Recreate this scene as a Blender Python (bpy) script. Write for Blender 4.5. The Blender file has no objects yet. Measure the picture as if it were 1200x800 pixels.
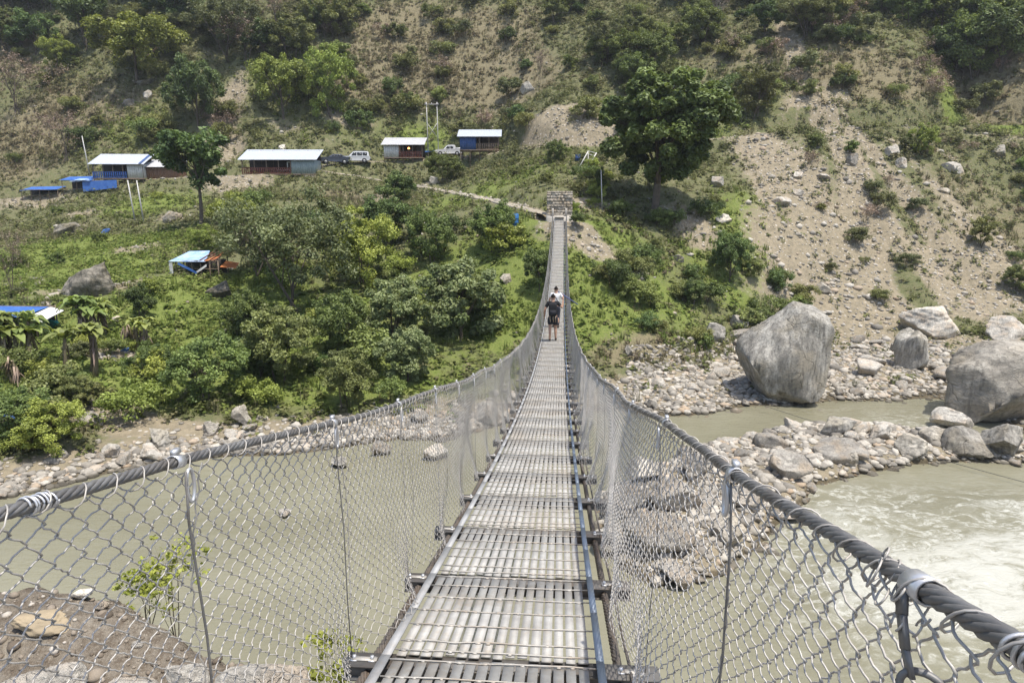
import bpy, math, random
import numpy as np
from mathutils import Vector
C = bpy.context.scene.collection
R_ = math.radians
rng = np.random.default_rng(7)
random.seed(7)

# ------------------------------------------------------------------ camera
PITCH = R_(12.0); CP, SP = math.cos(PITCH), math.sin(PITCH)
EYE = np.array([0.0, 0.0, 13.0]); FPX = 800.0
def ray(px, py):
    u = (px-600)/FPX; v = (400-py)/FPX
    return np.array([u, v*SP+CP, v*CP-SP])
def at_d(px, py, d):
    r = ray(px, py); return EYE + r*(d/r[1])
def at_z(px, py, z=0.0):
    r = ray(px, py); return EYE + r*((z-EYE[2])/r[2])
def depth(p):
    return (p[1]-EYE[1])*CP - (p[2]-EYE[2])*SP
cam = bpy.data.cameras.new('camera'); cam.lens = 24.0; cam.sensor_width = 36.0
cam.clip_end = 2000; cam.clip_start = 0.05
co = bpy.data.objects.new('camera', cam); C.objects.link(co)
co.location = EYE; co.rotation_euler = (R_(90)-PITCH, 0, 0)
bpy.context.scene.camera = co

# ------------------------------------------------------------------ object helpers
def tag(o, label=None, cat=None, group=None, kind=None):
    if label: o['label'] = label
    if cat: o['category'] = cat
    if group: o['group'] = group
    if kind: o['kind'] = kind
    return o
def empty(name, loc, rz=0.0):
    o = bpy.data.objects.new(name, None); C.objects.link(o)
    o.location = [float(a) for a in loc]; o.rotation_euler = (0, 0, rz); o.empty_display_size = .3
    return o
def mesh_data(name, V, F, mat=None, smooth=False, fattr=None, pattr=None):
    """V Nx3; F list of index arrays (M,3) or (M,4)"""
    V = np.ascontiguousarray(V, dtype=np.float32)
    F = [np.asarray(f, dtype=np.int32) for f in (F if isinstance(F, list) else [F]) if len(f)]
    me = bpy.data.meshes.new(name)
    me.vertices.add(len(V)); me.vertices.foreach_set('co', V.ravel())
    n = sum(len(f) for f in F)
    loops = np.concatenate([f.ravel() for f in F]) if F else np.zeros(0, np.int32)
    tot = np.concatenate([np.full(len(f), f.shape[1], np.int32) for f in F]) if F else np.zeros(0, np.int32)
    st = np.concatenate([[0], np.cumsum(tot)[:-1]]).astype(np.int32) if n else tot
    me.loops.add(len(loops)); me.loops.foreach_set('vertex_index', loops)
    me.polygons.add(n); me.polygons.foreach_set('loop_start', st); me.polygons.foreach_set('loop_total', tot)
    if smooth: me.polygons.foreach_set('use_smooth', np.ones(n, bool))
    me.update(calc_edges=True)
    for nm, (arr, dom) in {**(fattr or {}), **(pattr or {})}.items():
        arr = np.asarray(arr, np.float32)
        if arr.ndim == 1:
            a = me.attributes.new(nm, 'FLOAT', dom); a.data.foreach_set('value', arr)
        else:
            if arr.shape[1] == 3: arr = np.concatenate([arr, np.ones((len(arr), 1), np.float32)], 1)
            a = me.attributes.new(nm, 'FLOAT_COLOR', dom); a.data.foreach_set('color', arr.ravel())
    if mat: me.materials.append(mat)
    return me
def link(name, me, parent=None, loc=None):
    o = bpy.data.objects.new(name, me); C.objects.link(o)
    if parent: o.parent = parent
    if loc is not None: o.location = [float(a) for a in loc]
    return o
class MB:
    def __init__(s): s.V = []; s.F3 = []; s.F4 = []; s.n = 0
    def add(s, V, F):
        V = np.asarray(V, float)
        for f in (F if isinstance(F, list) and len(F) and isinstance(F[0], np.ndarray) else [np.asarray(F)]):
            if len(f) == 0: continue
            (s.F4 if f.shape[1] == 4 else s.F3).append(f+s.n)
        s.V.append(V); s.n += len(V); return s
    def box(s, lo, hi, M=None):
        (a, b, c), (d, e, f) = lo, hi
        V = np.array([[a,b,c],[d,b,c],[d,e,c],[a,e,c],[a,b,f],[d,b,f],[d,e,f],[a,e,f]], float)
        if M is not None: V = V@M[0].T + M[1]
        return s.add(V, np.array([[3,2,1,0],[4,5,6,7],[0,1,5,4],[1,2,6,5],[2,3,7,6],[3,0,4,7]]))
    def hexa(s, P):  # 8 corners, bottom 4 ccw then top 4
        return s.add(P, np.array([[3,2,1,0],[4,5,6,7],[0,1,5,4],[1,2,6,5],[2,3,7,6],[3,0,4,7]]))
    def bar(s, p, q, w, h, up=(0,0,1)):
        p = np.array(p, float); q = np.array(q, float); t = q-p; t /= np.linalg.norm(t)+1e-9
        u = np.array(up, float); x = np.cross(t, u); nx = np.linalg.norm(x)
        if nx < 1e-4: x = np.cross(t, (1,0,0)); nx = np.linalg.norm(x)
        x /= nx; y = np.cross(x, t)
        a, b = x*w/2, y*h/2
        return s.hexa(np.array([p-a-b, p+a-b, q+a-b, q-a-b, p-a+b, p+a+b, q+a+b, q-a+b]))
    def tube(s, P, r, n=6, cap=True):
        P = np.asarray(P, float); N = len(P); r = np.broadcast_to(np.asarray(r, float), (N,))
        T = np.gradient(P, axis=0); T /= np.linalg.norm(T, axis=1)[:, None]+1e-9
        ref = np.array([0,0,1.0]) if abs(T[:, 2]).mean() < .8 else np.array([1.0,0,0])
        X = np.cross(T, ref); X /= np.linalg.norm(X, axis=1)[:, None]+1e-9; Y = np.cross(X, T)
        a = np.arange(n)*2*math.pi/n
        V = P[:, None]+r[:, None, None]*(np.cos(a)[None, :, None]*X[:, None]+np.sin(a)[None, :, None]*Y[:, None])
        i = np.arange(N-1)[:, None]*n; j = np.arange(n)[None]; k = (j+1) % n
        F = np.stack([i+j, i+k, i+n+k, i+n+j], -1).reshape(-1, 4)
        V = V.reshape(-1, 3); fs = [F]
        if cap:
            V = np.concatenate([V, P[:1], P[-1:]])
            jj = np.arange(n); kk = (jj+1) % n
            fs += [np.stack([kk, jj, np.full(n, N*n)], 1), np.stack([(N-1)*n+jj, (N-1)*n+kk, np.full(n, N*n+1)], 1)]
        return s.add(V, fs)
    def grid(s, G):  # G (a,b,3)
        a, b, _ = G.shape
        i = np.arange(a-1)[:, None]*b; j = np.arange(b-1)[None]
        return s.add(G.reshape(-1, 3), np.stack([i+j, i+j+1, i+b+j+1, i+b+j], -1).reshape(-1, 4))
    def cyl(s, c, r, h, n=16, axis=2):
        c = np.array(c, float); d = np.zeros(3); d[axis] = h
        return s.tube(np.array([c, c+d]), r, n)
    def data(s, name, mat, smooth=False, fattr=None):
        V = np.concatenate(s.V); F = []
        if s.F3: F.append(np.concatenate(s.F3))
        if s.F4: F.append(np.concatenate(s.F4))
        return mesh_data(name, V, F, mat, smooth, fattr)
    def build(s, name, mat, parent=None, smooth=False, org=None, loc=None):
        if org is not None: s.V = [v-np.array(org) for v in s.V]
        return link(name, s.data(name, mat, smooth), parent, loc)

# ------------------------------------------------------------------ noise
def _lat(seed): return np.random.default_rng(seed).random((256, 256)).astype(np.float32)
_LATS = {}
def vnoise(x, y, seed=0):
    if seed not in _LATS: _LATS[seed] = _lat(seed+100)
    L = _LATS[seed]; x = np.asarray(x, float); y = np.asarray(y, float)
    xi = np.floor(x).astype(int); yi = np.floor(y).astype(int)
    fx = x-xi; fy = y-yi; fx = fx*fx*(3-2*fx); fy = fy*fy*(3-2*fy)
    a = L[xi & 255, yi & 255]; b = L[(xi+1) & 255, yi & 255]; c = L[xi & 255, (yi+1) & 255]; d = L[(xi+1) & 255, (yi+1) & 255]
    return (a*(1-fx)+b*fx)*(1-fy)+(c*(1-fx)+d*fx)*fy
def fbm(x, y, seed=0, o=4):
    s = 0; a = 1; t = 0
    for k in range(o):
        s = s+a*vnoise(x*2**k+k*17.3, y*2**k-k*9.1, seed+k); t += a; a *= .5
    return s/t
def sstep(a, b, x):
    t = np.clip((x-a)/(b-a), 0, 1); return t*t*(3-2*t)

# ------------------------------------------------------------------ terrain
SHORE_PX = [(-420,640),(-250,620),(-120,600),(0,583),(60,571),(130,552),(200,540),(280,531),(340,530),(400,522),(470,512),(520,516),(570,500),
            (620,484),(680,480),(740,482),(780,488),(830,484),(870,474),(930,474),(980,468),(1040,470),(1085,462),(1105,445),(1130,470),(1190,505),(1300,520),(1500,540)]
SH = np.array([at_z(*p) for p in SHORE_PX])
def shore_y(x): return np.interp(x, SH[:, 0], SH[:, 1])
COLS = [(-420, [(450,44),(320,66),(250,100),(232,104),(100,132),(0,154)]),
        (-200, [(420,46),(310,68),(245,101),(228,105),(110,130),(0,152)]),
        (0,   [(440,40),(385,48),(300,72),(240,100),(228,105),(120,128),(0,150)]),
        (200, [(470,39),(400,47),(300,67),(215,102),(205,106),(100,126),(0,148)]),
        (400, [(460,41),(400,49),(300,67),(222,98),(196,109),(190,113),(100,128),(0,148)]),
        (560, [(440,43),(400,49),(300,64),(240,80),(192,108),(185,112),(100,128),(0,146)]),
        (650, [(440,44),(380,51),(300,58),(262,63),(225,74),(180,95),(172,99),(120,109),(0,143)]),
        (760, [(435,46),(400,50),(330,58),(250,71),(178,95),(170,99),(120,108),(0,140)]),
        (860, [(420,51),(380,57),(320,64),(250,73),(166,93),(158,97),(100,108),(0,134)]),
        (950, [(430,51),(392,61),(370,64),(250,77),(156,92),(148,96),(60,111),(0,130)]),
        (1050,[(440,48),(392,60),(370,64),(250,78),(155,92),(147,96),(60,111),(0,127)]),
        (1200,[(440,48),(395,58),(360,65),(250,79),(154,92),(146,96),(60,110),(0,126)]),
        (1500,[(440,46),(400,56),(350,65),(250,79),(152,92),(144,96),(60,109),(0,124)]),
        (1800,[(440,46),(400,56),(350,65),(250,79),(152,92),(144,96),(60,109),(0,124)])]
pts = [p for p in SH]
for px, L in COLS:
    for py, d in L: pts.append(at_d(px, py, d))
    e = at_d(px, L[-1][0], L[-1][1]); pts.append(e+np.array([e[0]*.25, 40, 29])); pts.append(e+np.array([e[0]*.5, 90, 62]))
for x in range(-150, 200, 22):
    ys = float(shore_y(x))
    for y in (ys-5, ys-14, max(ys-30, 6)): pts.append(np.array([x, y, -1.1 if y > ys-6 else -2.2]))
pts = np.array(pts)
def tps_fit(P):
    n = len(P); sc = 60.0
    X = P[:, :2]/sc
    d2 = ((X[:, None]-X[None])**2).sum(-1)
    K = .5*d2*np.log(d2+1e-12)+np.eye(n)*2e-4
    Q = np.concatenate([np.ones((n, 1)), X], 1)
    A = np.block([[K, Q], [Q.T, np.zeros((3, 3))]])
    w = np.linalg.solve(A, np.concatenate([P[:, 2], np.zeros(3)]))
    def f(x, y):
        x = np.asarray(x, float)/sc; y = np.asarray(y, float)/sc
        out = w[n]+w[n+1]*x+w[n+2]*y
        for i in range(n):
            d2 = (x-X[i, 0])**2+(y-X[i, 1])**2
            out = out+w[i]*.5*d2*np.log(d2+1e-12)
        return out
    return f
TP = tps_fit(pts)
# gravel island in the river
ISL = np.array([at_z(*p)[:2] for p in [(690,585),(760,548),(830,520),(900,507),(960,497),(1040,500),(1095,508),(1150,522),(1235,520),(1250,548),(1190,545),(1120,543),(1060,548),(1010,560),(960,572),(945,600),(900,640),(850,680),(760,690),(700,650)]])
def poly_sd(P, x, y):
    """signed distance, negative inside"""
    x = np.asarray(x, float); y = np.asarray(y, float)
    d = np.full(x.shape, 1e9); inside = np.zeros(x.shape, bool)
    n = len(P)
    for i in range(n):
        a, b = P[i], P[(i+1) % n]
        e = b-a; t = np.clip(((x-a[0])*e[0]+(y-a[1])*e[1])/(e@e), 0, 1)
        d = np.minimum(d, np.hypot(x-a[0]-t*e[0], y-a[1]-t*e[1]))
        c = ((a[1] > y) != (b[1] > y)) & (x < (b[0]-a[0])*(y-a[1])/(b[1]-a[1]+1e-12)+a[0])
        inside ^= c
    return np.where(inside, -d, d)
X0, X1, Y0, Y1, GS = -175.0, 185.0, 11.0, 236.0, 0.45
gx = np.arange(X0, X1, GS); gy = np.arange(Y0, Y1, GS)
GX, GY = np.meshgrid(gx, gy, indexing='ij')
H = TP(GX, GY)
_ds = GY-shore_y(GX)
H = np.where(_ds > 0, np.maximum(H, .1+.45*sstep(.2, 4, _ds)), H)
above = sstep(0.2, 4.0, H)
rough = (fbm(GX/14, GY/14, 1)-.5)*2.6+(fbm(GX/4.2, GY/4.2, 9)-.5)*1.3+(fbm(GX/1.4, GY/1.4, 17, 3)-.5)*.55
H = H+rough*(.12+.88*above)*.9
# gullies
def seg_dist(pl, x, y):
    d = np.full(np.shape(x), 1e9); tt = np.zeros(np.shape(x))
    for i in range(len(pl)-1):
        a = np.array(pl[i][:2]); b = np.array(pl[i+1][:2]); e = b-a
        t = np.clip(((x-a[0])*e[0]+(y-a[1])*e[1])/(e@e), 0, 1)
        q = np.hypot(x-a[0]-t*e[0], y-a[1]-t*e[1]); m = q < d
        d = np.where(m, q, d); tt = np.where(m, i+t, tt)
    return d, tt
for pl, w, dep in (([at_d(1120,0,127), at_d(1115,40,117), at_d(1150,110,103), at_d(1175,140,98)], 4.0, 4.5),
                   ([at_d(258,60,135), at_d(268,120,122), at_d(274,165,113)], 2.0, 1.6),
                   ([at_d(930,20,125), at_d(918,60,112)], 1.0, .5),
                   ([at_d(985,190,86), at_d(1020,250,78), at_d(1040,320,69)], 1.6, .8),
                   ([at_d(1030,190,86), at_d(1075,260,77), at_d(1130,330,69)], 1.8, .9)):
    d, _ = seg_dist(pl, GX, GY); H -= dep*np.exp(-(d/w)**2)
# island
sd = poly_sd(ISL, GX, GY)
isl = sstep(1.6, -1.2, sd)
H = np.where(isl > 0, np.maximum(H, -1.6+2.15*isl+(fbm(GX/1.5, GY/1.5, 33)-.5)*.7*isl), H)
class Field:
    def __init__(s, x0, y0, g, H): s.x0, s.y0, s.g, s.H = x0, y0, g, H
    def __call__(s, x, y):
        fx = np.clip((np.asarray(x, float)-s.x0)/s.g, 0, s.H.shape[0]-1.001); fy = np.clip((np.asarray(y, float)-s.y0)/s.g, 0, s.H.shape[1]-1.001)
        i = fx.astype(int); j = fy.astype(int); u = fx-i; v = fy-j
        return (s.H[i, j]*(1-u)+s.H[i+1, j]*u)*(1-v)+(s.H[i, j+1]*(1-u)+s.H[i+1, j+1]*u)*v
T0 = Field(X0, Y0, GS, H.copy())
def cast(px, py, F=None, zmin=0.0):
    F = F or T
    r = ray(px, py); ts = np.arange(10, 320, .2)
    P = EYE+ts[:, None]*r
    g = np.maximum(F(P[:, 0], P[:, 1]), zmin)
    k = np.argmax(P[:, 2] <= g)
    if P[k, 2] > g[k]: return P[-1]
    p = P[k].copy(); p[2] = g[k]; return p
# road cut along the contour, and the stone path from the bridge head
T = T0
def smooth_line(px_list, n=5):
    P = np.array([cast(*p, F=T0) for p in px_list])
    q = []
    for i in range(len(P)-1):
        p0, p1, p2, p3 = P[max(i-1, 0)], P[i], P[i+1], P[min(i+2, len(P)-1)]
        for t in np.linspace(0, 1, n, endpoint=False):
            q.append(.5*((2*p1)+(-p0+p2)*t+(2*p0-5*p1+4*p2-p3)*t*t+(-p0+3*p1-3*p2+p3)*t**3))
    q.append(P[-1]); q = np.array(q)
    k = np.ones(5)/5
    z = np.convolve(np.pad(q[:, 2], 2, 'edge'), k, 'valid'); q[:, 2] = z
    return q
ROAD = smooth_line([(-260,245),(-80,240),(30,232),(120,218),(205,208),(300,206),(390,192),(470,189),(560,184),(640,174),(760,172),(860,162),(950,152),(1060,150),(1200,148),(1400,147)])
PATH = smooth_line([(655,256),(600,240),(560,232),(510,222),(450,212),(395,203),(375,200)])
for line, w0, w1, dz in ((ROAD, 1.9, 4.2, 0), (PATH, 0.9, 2.0, 0)):
    d, tt = seg_dist(line, GX, GY)
    zz = np.interp(tt, np.arange(len(line)), line[:, 2])
    m = 1-sstep(w0, w1, d); H = H*(1-m)+zz*m
# river pebble shelf stays as is; levelled pad at the bridge head
AB = at_d(656, 256, 63.5)
d = np.hypot(GX-AB[0], GY-AB[1]-1.5); m = 1-sstep(2.0, 5.0, d); H = H*(1-m)+(AB[2]-.3)*m
T = Field(X0, Y0, GS, H)
# ------------------------------------------------------------------ cover zones (what grows where), in world metres
# (px, py, radius across m, radius along slope m, weight)
def blobs(L):
    out = []
    for px, py, rx, ry, w in L:
        p = cast(px, py); out.append((p[0], p[1], rx, ry, w))
    return out
APEX = cast(965, 135)
STREAKS = [[cast(*q) for q in l] for l in ([(958,118),(985,185),(1005,225),(1030,265),(1062,300)], [(968,120),(1020,175),(1050,220),(1085,260),(1130,300),(1180,335)], [(925,52),(932,78),(945,105),(958,125)], [(905,180),(890,215),(905,250)], [(1000,230),(1015,290),(1040,340)])]
BARE = blobs([(700,140,7,3,1.1),(655,150,5,3,.8),(630,140,3,3,.6),(690,160,9,1.5,.8),(960,130,5,4,1),(1000,215,6,9,1.1),(1065,262,7,9,1.1),(1025,330,10,6,1.0),(1090,335,9,5,.9),
    (905,195,4,5,.7),(940,230,5,6,.7),(925,48,1.3,6,1.2),(905,290,3,5,.45),(1130,300,8,6,.7),(1170,200,8,6,.45),(880,165,4,3,.6),(1010,165,9,4,.8),(1150,165,9,3,.6),
    (30,235,7,3,.9),(95,250,3,1.5,.6),(280,215,5,3,.9),(265,180,3,5,.9),(270,130,2.5,8,.9),(410,140,5,2,.8),(330,150,4,2,.5),(70,345,3,2,.6),(30,330,3,2,.5),(95,265,4,1.5,.5),
    (165,290,3,2,.8),(135,415,1.8,1,.9),(110,480,3,1.5,.9),(190,505,5,1.5,.8),(205,255,2.5,1.5,.7),(690,290,2,2,.5),(735,310,2.5,3,.45),(660,262,3,2,.8),(690,240,3,1.5,.9),
    (800,255,3,3,.6),(820,280,2,3,.6),(440,232,3,2.5,.6),(500,215,4,1.2,.5),(610,110,5,5,.35),(600,60,6,8,.35),(140,335,3,2,.6),(560,190,3,1.5,.5),(720,395,2,2,.3),(560,480,7,1.5,.7),(400,510,9,1.2,.8),
    (970,380,9,2.5,.7),(790,460,5,2.5,1),(250,60,2,3,.4),(60,65,4,4,.35)])
LUSH = blobs([(215,380,9,7,1),(120,430,7,5,1),(270,345,5,5,.9),(60,300,8,7,1),(140,290,8,6,1),(180,240,7,5,.9),(30,420,7,6,1),(100,330,8,6,1),(600,350,5,6,1),(600,290,6,5,.8),(480,330,12,10,.6),(580,220,9,6,.7),(690,180,5,3,.5),
    (860,310,4,6,.95),(900,340,5,5,.9),(950,370,3,2.5,.9),(880,255,4,5,.6),(720,290,6,5,.55),(780,370,6,5,.45),(690,360,4,5,.5),(1120,130,2.5,7,.9),(1175,150,4,2,.8),(330,90,10,8,.5),(150,150,9,6,.45),
    (30,450,6,4,.8),(300,430,9,5,.7),(420,440,9,5,.6),(500,170,6,4,.5),(220,190,6,4,.4),(830,160,4,4,.5),(900,110,8,5,.4),(430,150,10,5,.4)])
DRY = blobs([(470,55,12,11,1),(540,80,8,8,.9),(420,90,6,6,.5),(60,140,10,8,1.1),(30,190,8,5,.9),(140,130,7,5,.5),(1185,80,7,12,1),(1020,95,9,5,.6),(600,80,6,8,.7),(620,100,6,6,.6),(860,60,7,7,.5),(960,60,10,7,.5),
    (1110,110,5,5,.5),(740,330,5,6,.5),(710,390,4,4,.6),(800,420,6,2.5,.5),(1150,250,7,7,.6),(400,230,4,3,.7),(440,235,4,2,.7),(700,80,6,5,.3),(20,280,5,4,.5),(10,60,7,8,.6),(600,20,8,6,.4)])
def wsum(L, x, y, seed):
    n = .55+.9*fbm(x/5.0, y/5.0, seed, 3)
    s = 0
    for bx, by, rx, ry, w in L: s = s+w*np.exp(-(((x-bx)/rx)**2+((y-by)/ry)**2)**1.3*.8)
    return np.clip(s*n, 0, 1.3)
def cover(x, y):
    z = T(x, y)
    bare = wsum(BARE, x, y, 60); lush = wsum(LUSH, x, y, 70); dry = wsum(DRY, x, y, 80)
    d, _ = seg_dist(ROAD[::2], x, y); bare = np.maximum(bare, (1-sstep(1.6, 3.2, d))*1.0)
    up = sstep(4.5, 6.5, d)*(1-sstep(6, 9, d)); bare = np.maximum(bare, .35*up*(fbm(x/4, y/4, 91) > .5))
    r_ = np.hypot(x-APEX[0], (y-APEX[1])); th = np.arctan2(x-APEX[0], APEX[1]+9-y); stk = fbm(th*13+3, r_/16, 95, 3)
    scz = sstep(.25, .6, bare)*sstep(APEX[0]-12, APEX[0]-4, x)*(y < APEX[1]+1); bare = bare*(1-scz*np.clip(1.75-stk*2.4+.3*fbm(x/2, y/2, 97)-.15, 0, .85))
    for pl in STREAKS:
        d, _ = seg_dist(pl, x, y); bare = np.maximum(bare, 1.2*np.exp(-(d/(.7+.9*fbm(x/3, y/3, 99)))**2))
    d, _ = seg_dist(PATH[::2], x, y); bare = np.maximum(bare, (1-sstep(.7, 1.3, d)))
    s = np.clip(1-(z-.15)/np.where(x < 6, .75, 1.5), 0, 1); bare = np.maximum(bare, sstep(.15, .7, s)*1.1)
    return lush, bare, dry
LU, BA, DR = cover(GX, GY)

# ------------------------------------------------------------------ material helpers
def newmat(name):
    m = bpy.data.materials.new(name); m.use_nodes = True; nt = m.node_tree; nt.nodes.clear()
    return m, N(nt)
class N:
    def __init__(s, nt): s.nt = nt
    def __call__(s, t, **k):
        n = s.nt.nodes.new(t)
        for a, b in k.items():
            if a.startswith('i_'):
                key = a[2:].replace('_', ' ')
                (n.inputs[int(key)] if key.isdigit() else n.inputs[key]).default_value = b
            else: setattr(n, a, b)
        return n
    def l(s, a, b): s.nt.links.new(a, b)
    def attr(s, n): return s('ShaderNodeAttribute', attribute_name=n)
    def coord(s): return s('ShaderNodeTexCoord').outputs['Object']
    def noise(s, vec, sc, det=4, rough=.55, out=0):
        n = s('ShaderNodeTexNoise'); n.inputs['Scale'].default_value = sc; n.inputs['Detail'].default_value = det; n.inputs['Roughness'].default_value = rough
        if vec is not None: s.l(vec, n.inputs['Vector'])
        return n.outputs[out]
    def ramp(s, fac, stops, interp='LINEAR'):
        n = s('ShaderNodeValToRGB'); cr = n.color_ramp; cr.interpolation = interp
        while len(cr.elements) > 1: cr.elements.remove(cr.elements[-1])
        for k, (p, c) in enumerate(stops):
            e = cr.elements[0] if k == 0 else cr.elements.new(p)
            e.position = p; e.color = (*c, 1) if isinstance(c, (tuple, list)) else (c, c, c, 1)
        s.l(fac, n.inputs[0]); return n.outputs[0]
    def mix(s, f, a, b, bt='MIX'):
        n = s('ShaderNodeMix', data_type='RGBA', blend_type=bt)
        for v, i in ((f, 0), (a, 6), (b, 7)):
            if isinstance(v, (int, float)): n.inputs[i].default_value = v
            elif isinstance(v, (tuple, list)): n.inputs[i].default_value = (*v, 1)
            else: s.l(v, n.inputs[i])
        return n.outputs[2]
    def math(s, op, a, b=0.0):
        n = s('ShaderNodeMath', operation=op)
        for i, v in enumerate((a, b)):
            if isinstance(v, (int, float)): n.inputs[i].default_value = v
            else: s.l(v, n.inputs[i])
        return n.outputs[0]
    def map(s, vec, scale): 
        n = s('ShaderNodeMapping'); n.inputs['Scale'].default_value = scale; s.l(vec, n.inputs['Vector']); return n.outputs[0]
    def wet(s, col):
        g = s('ShaderNodeNewGeometry'); sp = s('ShaderNodeSeparateXYZ'); s.l(g.outputs['Position'], sp.inputs[0])
        z = s.math('ADD', sp.outputs[2], s.math('MULTIPLY', s.noise(g.outputs['Position'], 1.2, 3), -.16))
        return s.mix(s.ramp(z, [(.05, 1.0), (.13, 0.0)]), col, s.mix(1.0, col, (.42, .41, .38), 'MULTIPLY'))
    def out(s, col, rough=.9, metal=0.0, bump=None, bstr=.3, bdist=.05, spec=.3, **kw):
        b = s('ShaderNodeBsdfPrincipled')
        for v, i in ((col, 'Base Color'), (rough, 'Roughness'), (metal, 'Metallic')):
            if isinstance(v, (int, float)): b.inputs[i].default_value = v
            elif isinstance(v, (tuple, list)): b.inputs[i].default_value = (*v, 1)
            else: s.l(v, b.inputs[i])
        b.inputs['Specular IOR Level'].default_value = spec
        if bump is not None:
            bn = s('ShaderNodeBump'); bn.inputs['Strength'].default_value = bstr; bn.inputs['Distance'].default_value = bdist
            s.l(bump, bn.inputs['Height']); s.l(bn.outputs[0], b.inputs['Normal'])
        o = s('ShaderNodeOutputMaterial'); s.l(b.outputs[0], o.inputs[0]); return b
MATS = {}
def simple(name, col, rough=.7, metal=0, var=.25, sc=8, col2=None, bstr=.15, spec=.3, bd=.02):
    """plain surface colour with a mottled second tone and fine relief"""
    if name in MATS: return MATS[name]
    m, n = newmat(name); c = n.coord()
    a = n.noise(c, sc, 5, .6); b = n.noise(c, sc*7, 3, .6)
    c2 = col2 or tuple(x*(1-var) for x in col)
    f = n.ramp(a, [(.35, 0.0), (.65, 1.0)])
    cc = n.mix(f, col, c2); cc = n.mix(n.math('MULTIPLY', b, .35), cc, tuple(x*.6 for x in col))
    n.out(cc, rough, metal, b, bstr, bd, spec); MATS[name] = m; return m

# hillside
m, n = newmat('hillside soil grass and scree'); c = n.coord()
at = n.nt.nodes.new('ShaderNodeSeparateColor'); n.l(n.attr('cover').outputs['Color'], at.inputs[0])
big = n.noise(c, .35, 5, .65); mid = n.noise(c, 1.6, 5, .65); fine = n.noise(c, 7, 5, .7); vfine = n.noise(c, 26, 3, .7)
base = n.mix(n.ramp(mid, [(.38, 0.0), (.62, 1.0)]), (.12, .125, .06), (.165, .15, .085))
base = n.mix(n.ramp(fine, [(.45, 0.0), (.7, 1.0)]), base, (.085, .105, .04))
lush = n.mix(n.ramp(fine, [(.35, 0.0), (.65, 1.0)]), (.10, .14, .032), (.18, .2, .06))
dry = n.mix(n.ramp(fine, [(.35, 0.0), (.65, 1.0)]), (.22, .19, .118), (.14, .122, .07))
soil = n.mix(n.ramp(mid, [(.35, 0.0), (.65, 1.0)]), (.295, .248, .172), (.195, .168, .115))
vor = n('ShaderNodeTexVoronoi'); vor.inputs['Scale'].default_value = 2.6; n.l(c, vor.inputs['Vector'])
vs = n('ShaderNodeSeparateColor'); n.l(vor.outputs['Color'], vs.inputs[0])
stone = n.mix(n.ramp(vs.outputs[0], [(.0, .0), (1.0, 1.0)]), (.2, .18, .15), (.5, .46, .4))
isst = n.math('MULTIPLY', n.ramp(vor.outputs['Distance'], [(.22, 1.0), (.32, 0.0)]), n.ramp(vs.outputs[1], [(.45, 0.0), (.55, 1.0)]))
soil = n.mix(isst, soil, stone)
soil = n.mix(n.ramp(fine, [(.5, 0.0), (.75, .6)]), soil, (.17, .145, .11))
def soft(a, k): return n.ramp(n.math('ADD', a, n.math('MULTIPLY', n.math('SUBTRACT', mid, .5), k)), [(.3, 0.0), (.62, 1.0)])
col = n.mix(soft(at.outputs[2], .9), base, dry)
col = n.mix(soft(at.outputs[0], .9), col, lush)
col = n.mix(soft(at.outputs[1], 1.0), col, soil)
col = n.wet(col)
n.out(col, .95, 0, n.math('ADD', mid, n.math('MULTIPLY', fine, .5)), .6, .35, .1)
M_HILL = m
def rockmat(name, dark, light, streak=(1, 1, 1), sc=1.6, tint=None, top=.5):
    m, n = newmat(name); c = n.coord(); oi = n('ShaderNodeObjectInfo')
    cv = n('ShaderNodeVectorMath', operation='ADD'); n.l(c, cv.inputs[0]); n.l(oi.outputs['Location'], cv.inputs[1])
    v = n.map(cv.outputs[0], streak); cc = cv.outputs[0]
    a = n.noise(v, sc, 8, .72); b = n.noise(cc, sc*6, 5, .75); d = n.noise(cc, sc*.5, 4, .6); e = n.noise(n.map(cc, (2.2, 2.2, .25)), sc*1.6, 5, .7)
    col = n.ramp(a, [(.36, dark), (.5, tuple((x+y)/2 for x, y in zip(dark, light))), (.6, light)])
    if tint: col = n.mix(n.ramp(d, [(.46, 0.0), (.62, .75)]), col, tint)
    col = n.mix(n.ramp(e, [(.5, 0.0), (.66, .7)]), col, tuple(x*.62 for x in dark))
    col = n.mix(n.ramp(b, [(.5, 0.0), (.72, .75)]), col, tuple(x*.5 for x in dark))
    wv = n('ShaderNodeVectorMath', operation='ADD'); n.l(cc, wv.inputs[0]); ns = n('ShaderNodeTexNoise'); ns.inputs['Scale'].default_value = sc*.9; n.l(cc, ns.inputs['Vector']); n.l(ns.outputs[1], wv.inputs[1])
    vo = n('ShaderNodeTexVoronoi', feature='DISTANCE_TO_EDGE'); vo.inputs['Scale'].default_value = sc*.42; n.l(n.map(wv.outputs[0], (1, 1, 1.8)), vo.inputs['Vector'])
    ck = n.ramp(vo.outputs['Distance'], [(.0, 1.0), (.013, 0.0)]); ck = n.math('MULTIPLY', ck, n.ramp(d, [(.42, 0.0), (.55, 1.0)]))
    col = n.mix(n.math('MULTIPLY', ck, .45), col, tuple(x*.3 for x in dark))
    hv = n('ShaderNodeHueSaturation'); n.l(col, hv.inputs['Color'])
    n.l(n.math('ADD', n.math('MULTIPLY', oi.outputs['Random'], .5), .78), hv.inputs['Value']); wc = n.wet(hv.outputs[0])
    hgt = n.math('SUBTRACT', n.math('ADD', a, n.math('MULTIPLY', b, .4)), n.math('MULTIPLY', ck, .3))
    n.out(wc, .85, 0, hgt, .9, .16, .25)
    return m
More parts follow.
